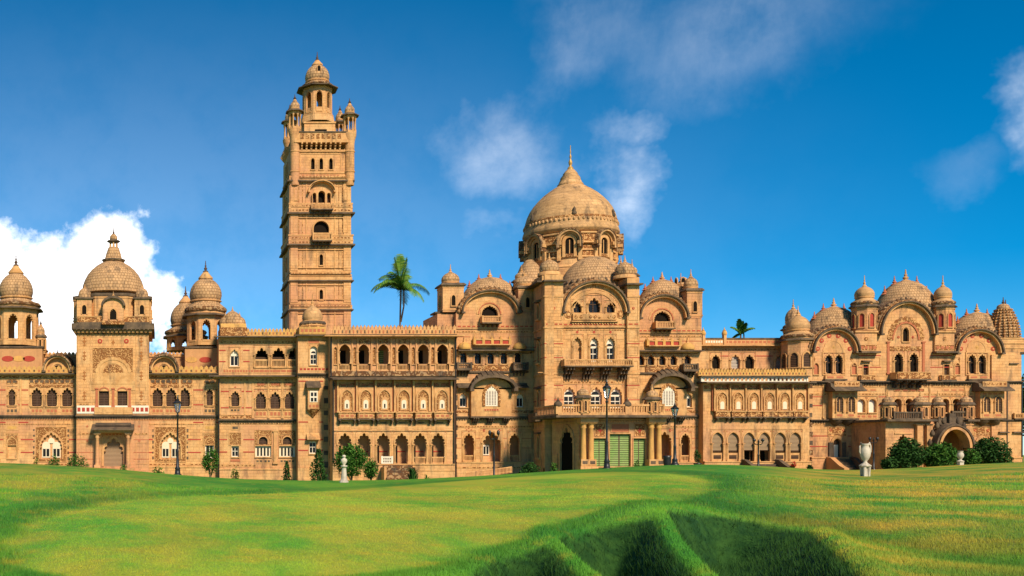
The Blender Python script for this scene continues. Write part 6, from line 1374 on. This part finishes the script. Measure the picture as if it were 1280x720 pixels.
def palm(px, base, Y, h, w, label, n, curl):
    X, _, z = W(px, base, Y); k = Y / FOC; zc = ZC - (h - HOR) * k; t = thing('palm_tree', (X, Y, z), label, 'palm'); O = (X, Y, z)
    mb = MB(); mb.tube([(X, Y, z), (X - .15, Y, z + (zc - z) * .5), (X, Y, zc)], [.20, .15, .13], 'bark', 8); mb.tube([(X, Y, z + (zc - z) * .62), (X + .45, Y - .2, z + (zc - z) * .8), (X + .5, Y, zc + .1)], [.16, .13, .1], 'bark', 7); mb.build('trunk', t, O, O)
    for i in range(n):
        a = 2 * PI * i / n + rng.uniform(-.2, .2); up = rng.uniform(.1, 1.25) if i % 4 else 1.45; L = w * k * .5 * rng.uniform(.9, 1.15); f = MB(); pts = []; up0 = up
        p = Vector((X, Y, zc)); d = Vector((math.cos(a) * math.cos(up), math.sin(a) * math.cos(up), math.sin(up)))
        for j in range(9): pts.append(p.copy()); p = p + d * L * 1.25 / 8; d = (d + Vector((0, 0, -curl * (.5 + .09 * j) * (1 - .55 * (up0 > 1.3))))).normalized()
        f.tube(pts, [.06 * (1 - j / 10) for j in range(9)], 'leaf_yellow', 4)
        side = Vector((-math.sin(a), math.cos(a), 0))
        for j in range(1, 9):
            for q in (0, .33, .66):
                b = pts[j - 1].lerp(pts[j], q); dd = (pts[j] - pts[j - 1]).normalized(); ll = L * .34 * math.sin(PI * min(1, (j + q) / 9.2)) ** .6 + .1
                for sx in (-1, 1):
                    tip = b + (side * sx * .75 + dd * .6 + Vector((0, 0, -.55))).normalized() * ll * rng.uniform(.8, 1.1); ww = dd * .10
                    f.add([tuple(b - ww), tuple(b + ww), tuple(b.lerp(tip, .6) + ww * .8), tuple(tip), tuple(b.lerp(tip, .6) - ww * .8)], [(0, 1, 2, 3, 4)], 'leaf_palm')
        f.build('frond', t, O, O)
palm(501, 470, 172, 361, 66, 'tall palm standing behind the arcade block left of the dome', 17, .34)
palm(926, 470, 176, 417, 27, 'small palm crown showing over the terrace wing', 7, .22)

# ---------------------------------------------------------------- lamps, statues, urns
mat('lampglass', (.75, .78, .78), rough=.12, spec=.6)
lg = MATS['lampglass'].node_tree; b_ = [n for n in lg.nodes if n.type == 'BSDF_PRINCIPLED'][0]; b_.inputs['Transmission Weight'].default_value = .85
def lantern_post(px, base, top, Y, label):
    X, _, z = W(px, base, Y); z = min(z, float(terrain(np.array([X]), np.array([Y]))[0])); k = Y / FOC; H = (ZC - (top - HOR) * k) - z; t = thing('lamp_post', (X, Y, z), label, 'lamp post', 'lantern posts on the lawn'); O = (X, Y, z)
    p = MB(); p.lathe([(.42, z - .1), (.42, z + .25), (.30, z + .3), (.26, z + H * .09), (.30, z + H * .10), (.16, z + H * .13), (.13, z + H * .3), (.15, z + H * .31), (.105, z + H * .33), (.085, z + H * .74), (.17, z + H * .75), (.07, z + H * .77), (.12, z + H * .785)], X, Y, 'iron', 10); p.build('post', t, O, O)
    a, b = z + H * .785, z + H * .90; l = MB()
    l.lathe([(.12, a), (.22, a + .03), (.2, a + .08)], X, Y, 'iron', 6, smooth=False)
    for i in range(6):
        an = i * PI / 3; l.tube([(X + .20 * math.cos(an), Y + .20 * math.sin(an), a + .05), (X + .38 * math.cos(an), Y + .38 * math.sin(an), b)], .025, 'iron', 4)
    l.lathe([(.42, b - .02), (.48, b + .03), (.30, b + H * .025), (.16, b + H * .035), (.20, b + H * .045), (.07, b + H * .06), (.10, b + H * .07), (.02, z + H)], X, Y, 'iron', 6, smooth=False); lo = l.build('lantern', t, O, O)
    g_ = MB(); g_.lathe([(.17, a + .06), (.34, b - .03)], X, Y, 'lampglass', 6, smooth=False); g_.build('glass', lo, O, O)
lantern_post(222, 592, 494, 108, 'black lantern post left of the slim young tree')
lantern_post(758.5, 588, 474, 103, 'tallest black lantern post before the green screens')
lantern_post(843.5, 583, 503, 107, 'black lantern post before the right gabled block')
def arm_post(px, base, top, Y, label, arms=2):
    X, _, z = W(px, base, Y); z = min(z, float(terrain(np.array([X]), np.array([Y]))[0])); k = Y / FOC; H = (ZC - (top - HOR) * k) - z; t = thing('lamp_post', (X, Y, z), label, 'lamp post', 'twin armed posts'); O = (X, Y, z)
    p = MB(); p.lathe([(.25, z - .1), (.24, z + .3), (.12, z + .4), (.10, z + H * .5), (.13, z + H * .52), (.08, z + H * .55), (.07, z + H * .9), (.12, z + H * .91), (.02, z + H)], X, Y, 'iron', 8); p.build('post', t, O, O)
    for sx in (-1, 1):
        a = MB(); a.tube([(X, Y, z + H * .86), (X + sx * .3, Y, z + H * .84), (X + sx * .46, Y, z + H * .9), (X + sx * .46, Y, z + H * .94)], .05, 'iron', 5); a.lathe([(.06, z + H * .92), (.17, z + H * .95), (.15, z + H), (.05, z + H * 1.02)], X + sx * .46, Y, 'iron', 8); a.build('lamp_arm', t, O, O)
arm_post(617.5, 594, 539, 112, 'dark slender post before the left gabled block')
arm_post(948, 584, 549, 112, 'dark post with two arms before the blinds of the right arcade')
arm_post(1092, 588, 547, 127, 'dark post with two arms behind the big marble urn')

def statue(px, base, top, Y):
    X, _, z = W(px, base, Y); z = min(z, float(terrain(np.array([X]), np.array([Y]))[0])); k = Y / FOC; H = (ZC - (top - HOR) * k) - z; t = thing('statue_column', (X, Y, z), 'slim white column topped by a small bust before the round tree', 'statue'); O = (X, Y, z)
    c = MB(); c.lathe([(.44, z - .1), (.44, z + H * .08), (.36, z + H * .10), (.27, z + H * .2), (.22, z + H * .5), (.21, z + H * .57), (.30, z + H * .58), (.34, z + H * .61), (.3, z + H * .63)], X, Y, 'marble', 12); c.build('pedestal', t, O, O)
    b = MB(); b.lathe([(.12, z + H * .63), (.14, z + H * .67), (.26, z + H * .73), (.31, z + H * .79), (.27, z + H * .85), (.12, z + H * .88), (.12, z + H * .905), (.17, z + H * .93), (.18, z + H * .96), (.12, z + H * .99), (.02, z + H)], X, Y, 'marble', 12, sy=.75); b.box(X - .05, X + .05, Y - .19, Y - .1, z + H * .925, z + H * .955, 'marble'); b.build('bust', t, O, O)
statue(430, 604.5, 568.5, 98)
def urn(px, base, top, Y, label, handles=True, sc=1):
    X, _, z = W(px, base, Y); z = min(z, float(terrain(np.array([X]), np.array([Y]))[0])); k = Y / FOC; H = (ZC - (top - HOR) * k) - z; t = thing('urn', (X, Y, z), label, 'urn'); O = (X, Y, z); r = H * (.112 if handles else .15)
    p = MB(); zz = lambda f: z + H * f
    if handles:                                           # four short legs carry the cap
        for sx in (-1, 1):
            for sy in (-1, 1): p.lathe([(r * .38, zz(-.03)), (r * .26, zz(.06)), (r * .30, zz(.2)), (r * .42, zz(.33))], X + sx * r * .55, Y + sy * r * .55, 'marble', 8)
        p.lathe([(r * .62, zz(.03)), (r * .58, zz(.33))], X, Y, 'marble', 10)
    else: p.box(X - r * .78, X + r * .78, Y - r * .78, Y + r * .78, zz(-.05), zz(.34), 'marble')
    p.lathe([(r * 1.0, zz(.325)), (r * 1.3, zz(.35)), (r * 1.32, zz(.375)), (r * 1.0, zz(.40)), (r * .55, zz(.44)), (r * .45, zz(.46))], X, Y, 'marble', 8, PI / 8, False); p.build('pedestal', t, O, O)
    v = MB(); v.lathe([(r * .45, zz(.46)), (r * .35, zz(.49)), (r * .7, zz(.54)), (r * 1.05, zz(.63)), (r * 1.12, zz(.73)), (r * .98, zz(.83)), (r * .72, zz(.90)), (r * .85, zz(.93)), (r * 1.0, zz(.96)), (r * .86, zz(.965)), (r * .5, zz(.88))], X, Y, 'marble', 24, flute=12, fk=.06); vo = v.build('bowl', t, O, O)
    if handles:
        for sx in (-1, 1):
            h = MB(); h.tube([(X + sx * r * .95, Y, zz(.66)), (X + sx * r * 1.35, Y, zz(.74)), (X + sx * r * 1.3, Y, zz(.90)), (X + sx * r * 1.0, Y, zz(1.0)), (X + sx * r * .7, Y, zz(.95))], [.05, .06, .06, .05, .04], 'marble', 6); h.build('handle', vo, O, O)
urn(1081.5, 599, 553, 84, 'big weathered marble urn with handles on a white pedestal')
urn(1200.5, 584.5, 563, 106, 'small white urn on a square pedestal before the right shrubs', False)
def dark_urn(px, base, top, Y, label, plant):
    X, _, z = W(px, base, Y); z = min(z, float(terrain(np.array([X]), np.array([Y]))[0])); k = Y / FOC; H = (ZC - (top - HOR) * k) - z; t = thing('garden_urn', (X, Y, z), label, 'urn'); O = (X, Y, z); f = .55 if plant else 1
    v = MB(); v.lathe([(.34, z - .1), (.34, z + H * .12 * f), (.14, z + H * .2 * f), (.12, z + H * .42 * f), (.28, z + H * .55 * f), (.44, z + H * .8 * f), (.40, z + H * .92 * f), (.50, z + H * f), (.4, z + H * f), (.2, z + H * .8 * f)], X, Y, 'iron', 14); v.build('vase', t, O, O)
    if plant:
        l = MB(); leaves(l, clump((X, Y, z + H * .78), (.45, .45, H * .26), 260, 6), .13, 'leaf_dark'); l.build('plant', t, O, O)
dark_urn(834, 585, 569.5, 121, 'black garden urn near the right lantern post', False)
dark_urn(872, 584, 563, 120, 'black planted urn by the downpipes of the right gabled block', True)
X, Y_, z = W(990.5, 583, 133); z = float(terrain(np.array([X]), np.array([Y_]))[0]); t = thing('flowering_plant', (X, Y_, z), 'small plant with red flowers beside the arcade stairs', 'plant')
l = MB(); leaves(l, clump((X, Y_, z + .45), (.35, .35, .45), 160, 5), .10, 'leaf'); l.build('foliage', t, (X, Y_, z), (X, Y_, z)); l = MB(); leaves(l, clump((X + .1, Y_ - .1, z + .85), (.42, .4, .42), 130, 5), .12, 'petal'); l.build('flowers', t, (X, Y_, z), (X, Y_, z))
# low white railing under the left gabled block
t0 = W(582, 591.5, 130); t1 = W(648, 584, 130); rl = MB(); gz = min(t0[2], t1[2]) - .9
n = 34
for i in range(n):
    f = i / (n - 1); x = t0[0] + (t1[0] - t0[0]) * f; y = 130 + 2.5 * f; zt = t0[2] + (t1[2] - t0[2]) * f; rl.box(x - .05, x + .05, y - .05, y + .05, zt - .75, zt, 'trim')
rl.tube([(t0[0], 130, t0[2]), (t1[0], 132.5, t1[2])], .07, 'trim', 6); rl.tube([(t0[0], 130, t0[2] - .55), (t1[0], 132.5, t1[2] - .55)], .05, 'trim', 6)
rl.box(t0[0] - .2, t1[0] + .2, 129.8, 133, gz - 1.2, t0[2] - .74, 'stone')
tag(rl.build('railing', None, (t0[0], 130, gz)), 'long low pale railing rising to the right under the left gabled block', 'railing')
